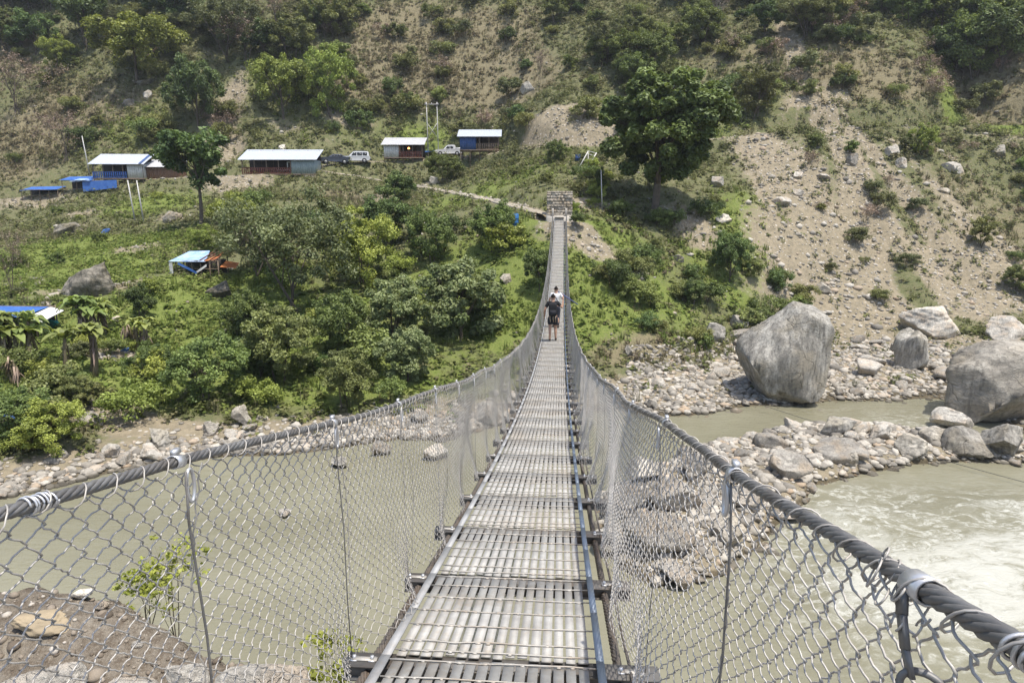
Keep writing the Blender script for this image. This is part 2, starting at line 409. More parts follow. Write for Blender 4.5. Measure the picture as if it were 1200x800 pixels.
M_ROCK = rockmat('grey river stone', (.24, .22, .19), (.46, .43, .37), (1, 1, 1), 3.0, (.34, .27, .19))
M_ROCKP = rockmat('pale washed stone', (.36, .33, .28), (.62, .585, .51), (1, 1, 1), 3.0, (.5, .4, .29))
M_BOUL = rockmat('streaked grey boulder', (.15, .14, .12), (.43, .405, .35), (1.0, 1.0, .3), 1.3, (.3, .265, .2))
M_BOUL2 = rockmat('smooth pale boulder', (.22, .20, .165), (.5, .46, .385), (.5, .5, 1.6), .9, (.36, .31, .23))
M_SLAB = rockmat('dark weathered outcrop', (.085, .078, .062), (.26, .235, .19), (1, 1, 2.2), 1.1, (.14, .12, .07))
M_RUBBLE = rockmat('pale hillside rubble', (.3, .265, .21), (.55, .5, .42), (1, 1, 1), 2.5, (.42, .33, .22))

# near bank soil
m, n = newmat('near bank soil'); c = n.coord()
a = n.noise(c, 1.3, 6, .65); b = n.noise(c, 9, 5, .7); d = n.noise(c, 38, 3, .7)
col = n.ramp(a, [(.3, (.135, .112, .085)), (.5, (.21, .18, .14)), (.7, (.30, .265, .21))])
col = n.mix(n.ramp(b, [(.42, 0.0), (.6, .75)]), col, (.11, .085, .06)); col = n.mix(n.ramp(d, [(.58, 0.0), (.75, .8)]), col, (.42, .38, .31))
n.out(col, .95, 0, n.math('ADD', b, n.math('MULTIPLY', d, .4)), .8, .1, .1); M_BANK = m

# water: silty green-grey, white broken water in the rapids
m, n = newmat('silty river water'); c = n.coord()
w1 = n.noise(n.map(c, (.55, 1.2, 1)), 1.3, 4, .6); w2 = n.noise(n.map(c, (.8, 1.5, 1)), 5.0, 3, .6); wb = n.noise(n.map(c, (.3, .6, 1)), .3, 3, .5)
col = n.ramp(wb, [(.32, (.172, .162, .107)), (.68, (.222, .211, .146))])
fo = n.nt.nodes.new('ShaderNodeSeparateColor'); n.l(n.attr('foam').outputs['Color'], fo.inputs[0])
wv = n('ShaderNodeVectorMath', operation='ADD'); n.l(c, wv.inputs[0])
wn = n('ShaderNodeVectorMath', operation='SCALE'); wn.inputs['Scale'].default_value = 2.4
nn = n('ShaderNodeTexNoise'); nn.inputs['Scale'].default_value = .45; n.l(c, nn.inputs['Vector']); n.l(nn.outputs[1], wn.inputs[0]); n.l(wn.outputs[0], wv.inputs[1])
f1 = n.noise(n.map(wv.outputs[0], (.35, 1.0, 1)), 1.15, 7, .62)
st = n.math('SUBTRACT', 1.0, n.math('MULTIPLY', n.math('ABSOLUTE', n.math('SUBTRACT', f1, .5)), 9.0))
st = n.math('MULTIPLY', n.ramp(st, [(.4, 0.0), (1.0, 1.0)]), n.ramp(n.noise(c, 3.5, 4, .7), [(.38, .1), (.62, 1.0)]))
ff = n.noise(n.map(wv.outputs[0], (.5, 1.0, 1)), 1.5, 8, .72)
f2 = n.ramp(n.math('ADD', ff, n.math('MULTIPLY', n.math('SUBTRACT', fo.outputs[0], .5), .55)), [(.56, 0.0), (.78, .8)])
foam = n.math('MAXIMUM', n.math('MULTIPLY', n.math('MULTIPLY', st, fo.outputs[0]), 1.0), n.math('MULTIPLY', f2, n.ramp(fo.outputs[0], [(.5, 0.0), (1.0, .8)])))
foam = n.math('MULTIPLY', n.math('MINIMUM', foam, .9), .72)
col = n.mix(foam, col, (.72, .72, .66))
rg = n.math('ADD', n.math('MULTIPLY', foam, .5), .16)
turb = n.math('MULTIPLY', ff, fo.outputs[0])
n.out(col, rg, 0, n.math('ADD', n.math('ADD', n.math('MULTIPLY', w1, .6), n.math('MULTIPLY', w2, .22)), n.math('MULTIPLY', turb, 1.4)), .6, .16, .28); M_WATER = m

# foliage: per-leaf tint, thin translucent leaves
def leafmat(name, dark, light, tr=.3, third=None):
    m, n = newmat(name)
    t = n.attr('tint').outputs['Fac']; oi = n('ShaderNodeObjectInfo')
    col = n.ramp(t, [(.0, dark), (.75, light), (1.0, third or tuple(min(1, x*1.25) for x in light))])
    hv = n('ShaderNodeHueSaturation'); n.l(col, hv.inputs['Color'])
    n.l(n.math('ADD', n.math('MULTIPLY', oi.outputs['Random'], .45), 1.0), hv.inputs['Value'])
    n.l(n.math('ADD', n.math('MULTIPLY', n.math('FRACT', n.math('MULTIPLY', oi.outputs['Random'], 7.3)), .03), .462), hv.inputs['Hue'])
    b = n('ShaderNodeBsdfPrincipled'); n.l(hv.outputs[0], b.inputs['Base Color']); b.inputs['Roughness'].default_value = .5; b.inputs['Specular IOR Level'].default_value = .3
    tl = n('ShaderNodeBsdfTranslucent'); n.l(n.mix(1.0, hv.outputs[0], (1.0, 1.0, .55), 'MULTIPLY'), tl.inputs[0])
    mx = n('ShaderNodeMixShader'); mx.inputs[0].default_value = tr; n.l(b.outputs[0], mx.inputs[1]); n.l(tl.outputs[0], mx.inputs[2])
    o = n('ShaderNodeOutputMaterial'); n.l(mx.outputs[0], o.inputs[0]); return m
L_DARK = leafmat('dark glossy leaves', (0.039, 0.070, 0.022), (0.098, 0.154, 0.048))
L_MID = leafmat('mid green leaves', (0.063, 0.098, 0.028), (0.147, 0.203, 0.059))
L_OLIVE = leafmat('olive leaves', (.074, .092, .03), (.17, .2, .068))
L_BRIGHT = leafmat('fresh yellow green leaves', (0.105, 0.147, 0.028), (0.238, 0.308, 0.070))
L_GREY = leafmat('grey green feathery leaves', (.07, .088, .034), (.15, .175, .078))
L_PALE = leafmat('pale glossy green leaves', (0.070, 0.112, 0.036), (0.210, 0.266, 0.119))
L_BROWN = leafmat('dry brown twigs', (0.119, 0.092, 0.063), (0.266, 0.217, 0.147), .15)
L_STRAW = leafmat('dry straw grass', (0.280, 0.231, 0.126), (0.532, 0.448, 0.266), .25)
L_BAN = leafmat('banana leaves', (0.077, 0.119, 0.031), (0.210, 0.280, 0.084), .35)
m, n = newmat('undergrowth'); a = n.attr('col').outputs['Color']
b = n('ShaderNodeBsdfPrincipled'); n.l(a, b.inputs['Base Color']); b.inputs['Roughness'].default_value = .7; b.inputs['Specular IOR Level'].default_value = .15
tl = n('ShaderNodeBsdfTranslucent'); n.l(a, tl.inputs[0]); mx = n('ShaderNodeMixShader'); mx.inputs[0].default_value = .38
n.l(b.outputs[0], mx.inputs[1]); n.l(tl.outputs[0], mx.inputs[2]); o = n('ShaderNodeOutputMaterial'); n.l(mx.outputs[0], o.inputs[0]); M_UNDER = m
M_BARK = simple('grey brown bark', (.13, .105, .08), .9, 0, .4, 3)
M_BARKL = simple('pale bare bark', (.32, .28, .23), .9, 0, .4, 3)

# ------------------------------------------------------------------ hillside, river, near bank
def grid_mesh(gx, gy, H, keep=None):
    a, b = len(gx), len(gy); X, Y = np.meshgrid(gx, gy, indexing='ij')
    V = np.stack([X, Y, H], -1).reshape(-1, 3)
    i = np.arange(a-1)[:, None]*b; j = np.arange(b-1)[None]
    F = np.stack([i+j, i+b+j, i+b+j+1, i+j+1], -1).reshape(-1, 4)
    return V, F
V, F = grid_mesh(gx, gy, H)
cv = np.stack([LU, BA, DR], -1).reshape(-1, 3)
me = mesh_data('hillside', V, F, M_HILL, True, pattr={'cover': (np.clip(cv, 0, 1), 'POINT')})
tag(link('hillside', me), kind='structure')

bx = np.arange(-34, 30, .16); by = np.arange(-22, 17.5, .16); BX, BY = np.meshgrid(bx, by, indexing='ij')
EDGE = [(-40, 9.5), (-12, 8.6)]+[tuple(at_z(px, py, 8.4)[:2]) for px, py in [(-120,672),(0,684),(60,684),(130,700),(210,735),(285,772),(400,812),(500,835)]]+[(3, 4.0), (10, 2.5), (40, 0)]
EDGE = np.array(EDGE)
ye = np.interp(BX, EDGE[:, 0], EDGE[:, 1])+(fbm(BX/1.7, BY*0+BX/3, 41)-.5)*.5
dd = BY-ye
bh = 8.45+np.clip(-dd, 0, 4)*-.16+(fbm(BX/2.2, BY/2.2, 44)-.5)*.55+(fbm(BX/.6, BY/.6, 48)-.5)*.24
BHT = np.where(dd > 0, np.maximum(bh-dd*2.1-(fbm(BX/.9, BY/.9, 49)-.5)*1.2*sstep(0, 1, dd), -2.6), bh)
BH = Field(bx[0], by[0], .16, BHT)
V, F = grid_mesh(bx, by, BHT)
tag(link('near_bank', mesh_data('near_bank', V, F, M_BANK, True)), kind='structure')

wx = np.arange(-175, 186, 1.2); wy = np.arange(1, 76, .8); WX, WY = np.meshgrid(wx, wy, indexing='ij')
FO = blobs([]) ; fo = np.zeros(WX.shape)
for px, py, rx, ry, w in [(1185,592,1.8,.9,.5),(1195,640,2.5,1.4,.42),(1060,640,5,3.5,.5),(1180,700,5,3,.7),(1090,720,4,2.5,.42),(1000,690,3,2.5,.3),(960,615,2,2,.45),(1090,590,4,1.6,.3),(1060,490,3.5,1.2,.35),(1110,500,3,1.5,.35),
                         (950,480,4,.8,.15),(1260,620,4,2.5,.4),(1350,640,6,4,.3),(1000,590,2.5,2,.4),(960,570,1.2,1,.4)]:
    p = at_z(px, py); fo += w*np.exp(-(((WX-p[0])/rx)**2+((WY-p[1])/ry)**2))
fo = np.clip(fo, 0, 1)
wz = (fbm(WX/1.6, WY/1.2, 55)-.5)*.5*fo
V, F = grid_mesh(wx, wy, wz)
tag(link('river', mesh_data('river', V, F, M_WATER, True, pattr={'foam': (np.stack([fo]*3, -1).reshape(-1, 3), 'POINT')})), kind='structure')
def strip(name, line, w, lift, mat):
    t = np.gradient(line[:, :2], axis=0); t /= np.linalg.norm(t, axis=1)[:, None]; nn = np.stack([-t[:, 1], t[:, 0]], 1)
    k = np.linspace(-1, 1, 5)
    G = np.zeros((len(line), 5, 3)); wob = 1+(fbm(np.arange(len(line))/2.0, np.zeros(len(line)), 5)-.5)*.5
    G[..., :2] = line[:, None, :2]+nn[:, None]*(k[None, :, None]*w*wob[:, None, None])
    G[..., 2] = np.maximum(T(G[..., 0], G[..., 1])+.03, line[:, None, 2]+lift-.06*k**2)
    b = MB(); b.grid(G); return tag(b.build(name, mat, smooth=True), kind='structure')
M_ROAD = simple('dusty dirt road', (.40, .34, .25), .95, 0, .3, 1.2, (.29, .25, .19), .4)
strip('dirt_road', ROAD, 1.5, .06, M_ROAD)
strip('footpath', PATH, .7, .07, simple('trodden stone path', (.36, .32, .25), .95, 0, .35, 2.0, (.25, .22, .17), .4))
# ------------------------------------------------------------------ rocks
def ico(sub):
    import bmesh
    b = bmesh.new(); bmesh.ops.create_icosphere(b, subdivisions=sub, radius=1.0)
    V = np.array([v.co[:] for v in b.verts]); F = np.array([[v.index for v in f.verts] for f in b.faces]); b.free(); return V, F
ICO = {k: ico(k) for k in (1, 2, 3, 4, 5)}
def n3(P, seed, sc):
    return (vnoise(P[:, 0]*sc+3.1, P[:, 1]*sc+P[:, 2]*sc*.7, seed)+vnoise(P[:, 1]*sc+7.7, P[:, 2]*sc-P[:, 0]*sc*.6, seed+1)+vnoise(P[:, 2]*sc+1.3, P[:, 0]*sc+P[:, 1]*sc*.5, seed+2))/3
def rock_geo(seed, sub=3, cuts=9, depth_=.22, rough=.12, shape=None):
    r = np.random.default_rng(seed); V, F = ICO[sub]; V = np.sign(V)*np.abs(V)**.72; V = V/np.abs(V).max()
    q = r.uniform(-.35, .35, 3); 
    if shape is None: V[:, 0] += V[:, 2]*q[0]; V[:, 2] *= 1-q[1]*.6*V[:, 0]; V[:, 1] += V[:, 0]*q[2]*.5
    else:
        V = np.sign(V)*np.abs(V)**.8; V[:, 2] *= 1+shape[2]*V[:, 0]; V[:, 0] = V[:, 0]*(1-shape[1]*V[:, 2])+shape[0]*V[:, 2]; V[:, 1] += .25*V[:, 2]
    for _ in range(cuts+3):
        d = r.normal(size=3); d /= np.linalg.norm(d); h = 1-depth_*r.uniform(.5, 2.3)
        s = V@d; m = s > h; V[m] -= np.outer(s[m]-h, d)*1.0
    nrm = V/np.linalg.norm(V, axis=1)[:, None]
    V = V+nrm*((n3(V, seed % 50+200, 1.6)-.5)*rough*2.6+(.5-np.abs(n3(V, seed % 50+230, 3.2)-.5)*4)*rough*.55+(n3(V, seed % 50+245, 7)-.5)*rough*1.0+(n3(V, seed % 50+260, 15)-.5)*rough*.5)[:, None]
    V /= np.abs(V).max(0)
    return V, F
ROCKV = [rock_geo(100+i, 3, 7+i % 5, .2+.03*(i % 4), .11) for i in range(10)]
ROCKM = [mesh_data('stone', v, f, M_ROCK, False) for v, f in ROCKV]
for me in ROCKM: me.polygons.foreach_set('use_smooth', np.ones(len(me.polygons), bool))
def ground(px, py): return cast(px, py)
def put_rock(name, px, py, wpx, hpx, label, mat=None, seed=None, group=None, cat='boulder', sub=5, cuts=9, dep=.24, rough=.11, tilt=0.0, yaw=None, dr=.85, p=None, emb=.22, shape=None):
    """boulder whose foot shows at (px, py) with the given width and height in the photograph"""
    p = cast(px, py) if p is None else p
    zc = depth(p); w = wpx*zc/FPX; h = hpx*zc/FPX*1.02
    seed = int(px*7+py*3) if seed is None else seed
    v, f = rock_geo(seed, sub, cuts, dep, rough, shape)
    ht = h*(1+emb)
    V = v*np.array([w/2, w/2*dr, ht/2])
    a = tilt; Rt = np.array([[math.cos(a), 0, -math.sin(a)], [0, 1, 0], [math.sin(a), 0, math.cos(a)]]); V = V@Rt.T
    o = link(name, mesh_data(name, V, f, mat or M_BOUL, True), None, (p[0], p[1]+w/2*dr*.55, p[2]+ht/2-h*emb))
    tag(o, label, cat, group); return o
B = put_rock
B('boulder', 917, 474, 106, 116, 'huge rounded grey boulder standing in the water at the edge of the far bank', M_BOUL, seed=5, cuts=14, dep=.17, rough=.085, dr=.9, emb=.1, shape=(.28, .16, -.1))
B('boulder', 1184, 498, 128, 106, 'massive pale cracked boulder filling the bend above the rapids', M_BOUL2, seed=21, cuts=18, dep=.2, rough=.1, dr=1.0, shape=(-.05, .1, .12))
B('boulder', 1074, 434, 46, 56, 'upright grey boulder beside the dark pool on the gravel bar', M_BOUL, seed=9, cuts=7, dep=.2)
B('boulder', 1096, 394, 74, 34, 'long white topped boulder at the foot of the scree slope', M_ROCKP, seed=31, cuts=6, dep=.22, tilt=-.15)
B('boulder', 1188, 400, 50, 28, 'pale flat boulder behind the massive cracked boulder', M_ROCKP, seed=33, cuts=6, dep=.2)
B('boulder', 1180, 538, 60, 50, 'dark wedge shaped rock at the tip of the stone island', M_BOUL, seed=41, cuts=9, dep=.26, tilt=.2)
B('boulder', 1143, 541, 58, 32, 'angular split rock beside the dark wedge shaped rock', M_BOUL, seed=43, cuts=10, dep=.28, tilt=-.2)
B('boulder', 1120, 505, 46, 24, 'smooth white rock alone in the channel behind the stone island', M_ROCKP, seed=47, cuts=5, dep=.2)
B('boulder', 984, 508, 45, 24, 'blue grey rock in the channel touching the back of the island', M_BOUL, seed=51, cuts=9, dep=.24)
B('boulder', 1075, 541, 42, 28, 'blocky tan rock on the front edge of the stone island', M_BOUL2, seed=53, cuts=9, dep=.24)
B('boulder', 1035, 517, 34, 20, 'pale rock on the crest of the stone island', M_ROCKP, seed=55)
B('boulder', 1105, 520, 40, 18, 'flat tan slab on the crest of the stone island', M_BOUL2, seed=57, tilt=-.25)
B('boulder', 930, 563, 50, 34, 'big sloping grey rock at the near tip of the island', M_ROCK, seed=59, tilt=-.4)
B('boulder', 985, 540, 60, 20, 'broad flat grey slab lying across the island', M_ROCK, seed=61)
B('boulder', 1000, 550, 26, 18, 'squarish brown rock at the island waterline', M_BOUL2, seed=62)
B('boulder', 865, 386, 30, 18, 'pale rounded rock above the huge grey boulder', M_ROCKP, seed=63)
B('boulder', 872, 404, 34, 20, 'grey rock tucked behind the huge rounded boulder', M_ROCK, seed=65)
B('boulder', 838, 402, 26, 22, 'slanted grey rock in the grass beside the huge rounded boulder', M_BOUL, seed=67, tilt=-.5)
B('boulder', 893, 379, 22, 16, 'small light rock in the grass above the huge rounded boulder', M_ROCKP, seed=68)
B('boulder', 737, 419, 12, 14, 'upright tan rock in dry grass beside the bridge', M_BOUL2, seed=69)
B('boulder', 184, 526, 28, 28, 'round brown boulder on the bank below the thicket', M_BOUL, seed=71, cuts=6)
B('boulder', 128, 535, 24, 15, 'pale blocky stone at the waterline below the banana plants', M_ROCKP, seed=73)
B('boulder', 172, 541, 40, 16, 'long pale slab on the waterline under the round brown boulder', M_ROCKP, seed=75)
B('boulder', 100, 504, 30, 18, 'broad tan stone half buried in the rubbly bank', M_ROCK, seed=77)
B('boulder', 245, 510, 20, 18, 'tan stone standing against the thicket edge', M_BOUL2, seed=79)
B('boulder', 284, 500, 26, 24, 'orange brown broken rock at the foot of the thicket', M_BOUL2, seed=81)
B('boulder', 510, 540, 30, 18, 'pale pinkish rock in the shallow water seen through the wire mesh', M_ROCKP, seed=83)
B('boulder', 395, 550, 24, 12, 'grey stone alone in the river seen through the wire mesh', M_BOUL, seed=85)
B('boulder', 332, 608, 16, 8, 'single small stone breaking the water surface', M_ROCK, seed=87)
B('boulder', 445, 535, 26, 16, 'grey stone at the water edge under the bridge mesh', M_ROCK, seed=89)
B('boulder', 572, 500, 40, 26, 'large grey rock by the water under the deck', M_ROCK, seed=90)
B('boulder', 770, 650, 90, 40, 'long reddish rock below the bridge on the island tip', M_ROCK, seed=92)
B('boulder', 790, 600, 70, 34, 'pale flat rock below the bridge mesh on the island', M_ROCKP, seed=94)
B('boulder', 105, 352, 74, 48, 'dark overhanging outcrop in the meadow above the blue roofed hut', M_SLAB, seed=101, cuts=8, dep=.26, tilt=-.35, rough=.12)
B('boulder', 76, 278, 38, 16, 'long sloping slab in the meadow below the tarpaulin shelters', M_SLAB, seed=103, tilt=.25)
B('boulder', 256, 350, 32, 20, 'smooth bedded slab downhill of the collapsed shack', M_SLAB, seed=105, tilt=.4)
B('boulder', 201, 261, 22, 14, 'pale square rock below the brown walled hut', M_RUBBLE, seed=107)
B('boulder', 62, 352, 18, 9, 'pale flat stone beside the dark overhanging outcrop', M_RUBBLE, seed=109)
B('boulder', 55, 360, 22, 9, 'grey flat stone just uphill of the blue roofed hut', M_ROCK, seed=111)
B('boulder', 134, 378, 14, 7, 'small pink stone in the meadow near the banana plants', M_RUBBLE, seed=113)
B('boulder', 508, 217, 10, 10, 'small white pointed rock above the stone retaining wall', M_ROCKP, seed=115)
B('boulder', 331, 178, 12, 8, 'white rock on the slope above the long hut', M_ROCKP, seed=117)
B('boulder', 618, 110, 22, 14, 'grey cliff rock under the forest edge', M_BOUL, seed=119)
B('boulder', 168, 102, 22, 10, 'dark brown rock in the shade of the bright spreading tree', M_SLAB, seed=121)
B('boulder', 174, 118, 13, 11, 'angular pale rock below the bright spreading tree', M_ROCK, seed=123)
B('boulder', 147, 127, 18, 11, 'grey rock in the grass below the bright spreading tree', M_BOUL, seed=125)
B('boulder', 592, 334, 16, 14, 'brown rock beside the round pale green bush', M_BOUL2, seed=127)
B('boulder', 870, 132, 18, 8, 'pinkish flat rock behind the big dark tree', M_BOUL2, seed=129)
B('boulder', 797, 308, 16, 9, 'grey rock below the shade of the big dark tree', M_ROCK, seed=131)
B('boulder', 735, 205, 14, 8, 'brown rock by the trunk of the big dark tree', M_SLAB, seed=133)
B('boulder', 990, 47, 30, 9, 'flat grey ledge on the upper slope above the road', M_BOUL, seed=135)
B('boulder', 1045, 184, 20, 16, 'white boulder on the scree just below the road', M_ROCKP, seed=137)
B('boulder', 1055, 197, 18, 12, 'pale boulder directly below the white boulder on the scree', M_ROCKP, seed=139)
B('boulder', 1001, 194, 18, 14, 'grey boulder on the scree between two pale streaks', M_ROCK, seed=141)
B('boulder', 937, 231, 14, 9, 'pale squarish stone on the scree edge above the green patch', M_ROCKP, seed=143)
B('boulder', 918, 244, 22, 12, 'white stone at the scree edge above the green patch', M_ROCKP, seed=145)
B('boulder', 966, 213, 16, 9, 'slanted grey stone on the scree edge', M_ROCK, seed=147, tilt=-.6)
B('boulder', 937, 210, 14, 8, 'white stone uphill of the slanted grey stone', M_ROCKP, seed=149)
B('boulder', 1116, 204, 26, 13, 'wide pale rock on the upper scree near the shrub', M_ROCKP, seed=151)
B('boulder', 1175, 186, 18, 16, 'brown rock under the road at the end of the scree', M_BOUL, seed=153)
B('boulder', 1107, 227, 16, 8, 'brown flat rock in the middle of the scree', M_BOUL2, seed=155)
B('boulder', 965, 345, 20, 14, 'half buried tan stone in the lower scree', M_BOUL2, seed=157)
B('boulder', 848, 262, 20, 12, 'pale rock outcrop under the big dark tree crown', M_ROCKP, seed=159)
B('boulder', 843, 220, 18, 14, 'pale broken rock right beside the shade of the big tree', M_ROCKP, seed=161)

for k, (px, py, w_, h_, lab) in enumerate([(735, 600, 50, 30, 'reddish grey rock by the bridge deck on the island tip'), (850, 640, 50, 26, 'flat grey rock under the handrail at the island edge'), (720, 650, 46, 28, 'grey rock half under the deck edge at the island end'), (820, 560, 40, 26, 'tan rock behind the wire mesh on the island crest'), (755, 565, 46, 26, 'pale rock by the mesh at the back corner of the island'), (880, 600, 44, 24, 'pinkish rock beside the handrail on the island'), (800, 690, 50, 24, 'low wet rock at the island waterline below the mesh')]):
    B('boulder', px, py, w_, h_, lab, [M_ROCK, M_BOUL2, M_ROCKP][k % 3], seed=700+k, dr=1.0)
# near bank rocks (seen through the mesh from above)
def near_rock(px, py, w, h, label, mat, seed, tilt=0, dr=.55):
    r = ray(px, py); ts = np.arange(2, 16, .02); P = EYE+ts[:, None]*r; g = BH(P[:, 0], P[:, 1]); k = np.argmax(P[:, 2] <= g)
    p = P[k]; return B('bank_rock', px, py, w, h, label, mat, seed=seed, cat='rock', p=p, tilt=tilt, dr=dr, sub=5, cuts=7, dep=.15, rough=.10, emb=.12)
near_rock(305, 836, 118, 50, 'big flat cream rock at the near bank edge beside the bridge', M_ROCKP, 301)
near_rock(218, 818, 52, 44, 'pointed white rock between two cream rocks on the near bank', M_ROCKP, 303)
near_rock(150, 834, 80, 36, 'low grey white rock beside the pointed white rock', M_ROCKP, 305)
near_rock(45, 826, 100, 38, 'broad white rock at the lower corner of the near bank', M_ROCKP, 307)
near_rock(45, 744, 74, 22, 'yellow brown rounded rock lying on the bare soil', simple('yellow brown stone', (.37, .295, .19), .85, 0, .35, 3, (.26, .21, .14), .3), 309)
near_rock(118, 716, 18, 12, 'small grey stone on the soil at the bank edge', M_ROCK, 311)
near_rock(95, 702, 26, 12, 'reddish clod at the rim of the near bank', M_BOUL2, 313)
near_rock(160, 760, 14, 8, 'small pale stone in the middle of the bare soil', M_ROCKP, 315)

# counted river stones
def stone(p, w, hr, mat, name, label, cat, group, k=None):
    me = ROCKM[int(rng.integers(10)) if k is None else k]
    o = link(name, me, None, (p[0], p[1], p[2]+w*hr*.22)); o.scale = (w/2*rng.uniform(.8, 1.25), w/2*rng.uniform(.7, 1.1), w*hr/2)
    o.rotation_euler = (rng.uniform(-.35, .35), rng.uniform(-.35, .35), rng.uniform(0, 6.28))
    o.material_slots[0].link = 'OBJECT'; o.material_slots[0].material = mat
    return tag(o, label, cat, group)
def in_band(kind):
    """random ground point on one of the stony places"""
    for _ in range(200):
        if kind == 'island':
            q = rng.uniform(ISL.min(0), ISL.max(0))
            if poly_sd(ISL, q[0:1], q[1:2])[0] < .35: return np.array([q[0], q[1], T(q[0], q[1])])
        elif kind == 'bar':
            p = at_z(rng.uniform(735, 1110), rng.uniform(400, 486)); p = cast(*(lambda r: (600+FPX*r[0], r[1]))((p[0]/depth(p), 400+FPX*((p[1])*SP+(p[2]-13)*CP)*-1/depth(p))))
            if -.2 < p[1]-shore_y(p[0]) and p[2] < 2.2: return p
        else:
            x = rng.uniform(-32, 4); y = shore_y(x)+abs(rng.normal())*1.6-.25; z = T(x, y)
            return np.array([x, y, max(z, -.1)])
LAB = {'island': ('{} stone in the jumble on the river island', 'stones on the river island'),
       'bar': ('{} stone on the gravel bar below the grassy slope', 'stones on the gravel bar'),
       'shore': ('{} stone in the row along the far waterline', 'stones along the far waterline')}
for kind, n_ in (('island', 110), ('bar', 90), ('shore', 80)):
    for i in range(n_):
        p = in_band(kind); w = float(np.clip(rng.lognormal(-.6, .62), .25, 2.0))
        pale = rng.random() < .5
        stone(p, w, rng.uniform(.45, .8), M_ROCKP if pale else M_ROCK, 'river_stone', LAB[kind][0].format('pale' if pale else 'grey'), 'stone', ('pale ' if pale else 'grey ')+LAB[kind][1])
# uncounted gravel and rubble
def scatter_rocks(P, W, name, mat, sub=1):
    V, F = ICO[sub]; n_ = len(P); nv = len(V)
    S = np.stack([W*rng.uniform(.7, 1.3, n_), W*rng.uniform(.6, 1.2, n_), W*rng.uniform(.4, .8, n_)], 1)/2
    VV = V[None]*(1+rng.uniform(-.22, .22, (n_, nv, 1)))*S[:, None]
    a = rng.uniform(0, 6.28, n_); ca, sa = np.cos(a)[:, None], np.sin(a)[:, None]
    X = VV[..., 0]*ca-VV[..., 1]*sa; Y = VV[..., 0]*sa+VV[..., 1]*ca
    VV = np.stack([X, Y, VV[..., 2]], -1)+P[:, None]
    FF = (F[None]+(np.arange(n_)*nv)[:, None, None]).reshape(-1, 3)
    t = np.repeat(rng.random(n_), len(F))
    o = link(name, mesh_data(name, VV.reshape(-1, 3), FF, mat, False, fattr={'tint': (t, 'FACE')})); return tag(o, kind='stuff')
m, n = newmat('mixed gravel'); c = n.coord()
col = n.ramp(n.attr('tint').outputs['Fac'], [(0, (.15, .138, .118)), (.4, (.29, .265, .222)), (.8, (.47, .435, .37)), (1, (.36, .27, .18))])
col = n.mix(n.ramp(n.noise(c, 9, 4), [(.4, 0.0), (.75, .6)]), col, (.2, .18, .15)); col = n.wet(col); n.out(col, .9, 0, n.noise(c, 20, 3), .4, .03, .2); M_GRAV = m
m, n = newmat('dirty bank gravel'); c = n.coord()
col = n.ramp(n.attr('tint').outputs['Fac'], [(0, (.10, .08, .06)), (.55, (.2, .165, .125)), (.85, (.28, .24, .19)), (1, (.46, .42, .36))]); n.out(col, .95, 0, n.noise(c, 60, 3), .4, .01, .2); M_BGRAV = m
PP = []; WW = []
for kind, n_ in (('island', 4200), ('bar', 3400), ('shore', 3000)):
    for i in range(n_):
        p = in_band(kind); w = float(np.clip(rng.lognormal(-1.35, .45), .1, .6)); PP.append(p+np.array([0, 0, w*.05])); WW.append(w)
scatter_rocks(np.array(PP), np.array(WW), 'river_gravel', M_GRAV, 2)
# rubble over the scree and the bare cuttings
N_ = 130000; x = rng.uniform(-85, 95, N_); y = rng.uniform(36, 128, N_); lu, ba, dr = cover(x, y)
keep = (rng.random(N_) < np.clip(ba-.25, 0, 1)**1.2*.8+.012) & (np.abs(x) < y*.85) & (seg_dist(ROAD[::2], x, y)[0] > 1.6)
x, y = x[keep], y[keep]; W = np.clip(rng.lognormal(-1.6, .6, len(x)), .1, .95)
scatter_rocks(np.stack([x, y, T(x, y)+W*.04], 1), W, 'scree_rubble', M_GRAV, 1)
N_ = 9000; x = rng.uniform(-11, 1.5, N_); y = rng.uniform(2.5, 9, N_); k = BH(x, y) > 7.6; x, y = x[k], y[k]; W = np.clip(rng.lognormal(-3.4, .6, len(x)), .015, .22)
scatter_rocks(np.stack([x, y, BH(x, y)+W*.1], 1), W, 'bank_pebbles', M_BGRAV, 1)
# ------------------------------------------------------------------ vegetation
def leaf_quads(P, nrm, size, r, aspect=1.7):
    """one quad (bent kite) per point"""
    n_ = len(P); nrm = nrm/(np.linalg.norm(nrm, axis=1)[:, None]+1e-9)
    a = r.normal(size=(n_, 3)); a -= (a*nrm).sum(1)[:, None]*nrm; a /= np.linalg.norm(a, axis=1)[:, None]+1e-9
    b = np.cross(nrm, a); s = size*r.uniform(.65, 1.35, n_)[:, None]
    L, W = a*s*aspect/2, b*s/2
    V = np.stack([P-L, P+W-L*.1-nrm*s*.06, P+L, P-W-L*.1-nrm*s*.06], 1)
    return V.reshape(-1, 3), np.arange(n_*4).reshape(-1, 4)
def limb(p, q, r, bend=.15, n_=5):
    p, q = np.array(p, float), np.array(q, float); t = np.linspace(0, 1, n_)[:, None]
    L = np.linalg.norm(q-p); off = r.normal(size=3)*bend*L; off[2] = abs(off[2])*.4
    return p+(q-p)*t+off*(4*t*(1-t))*.5
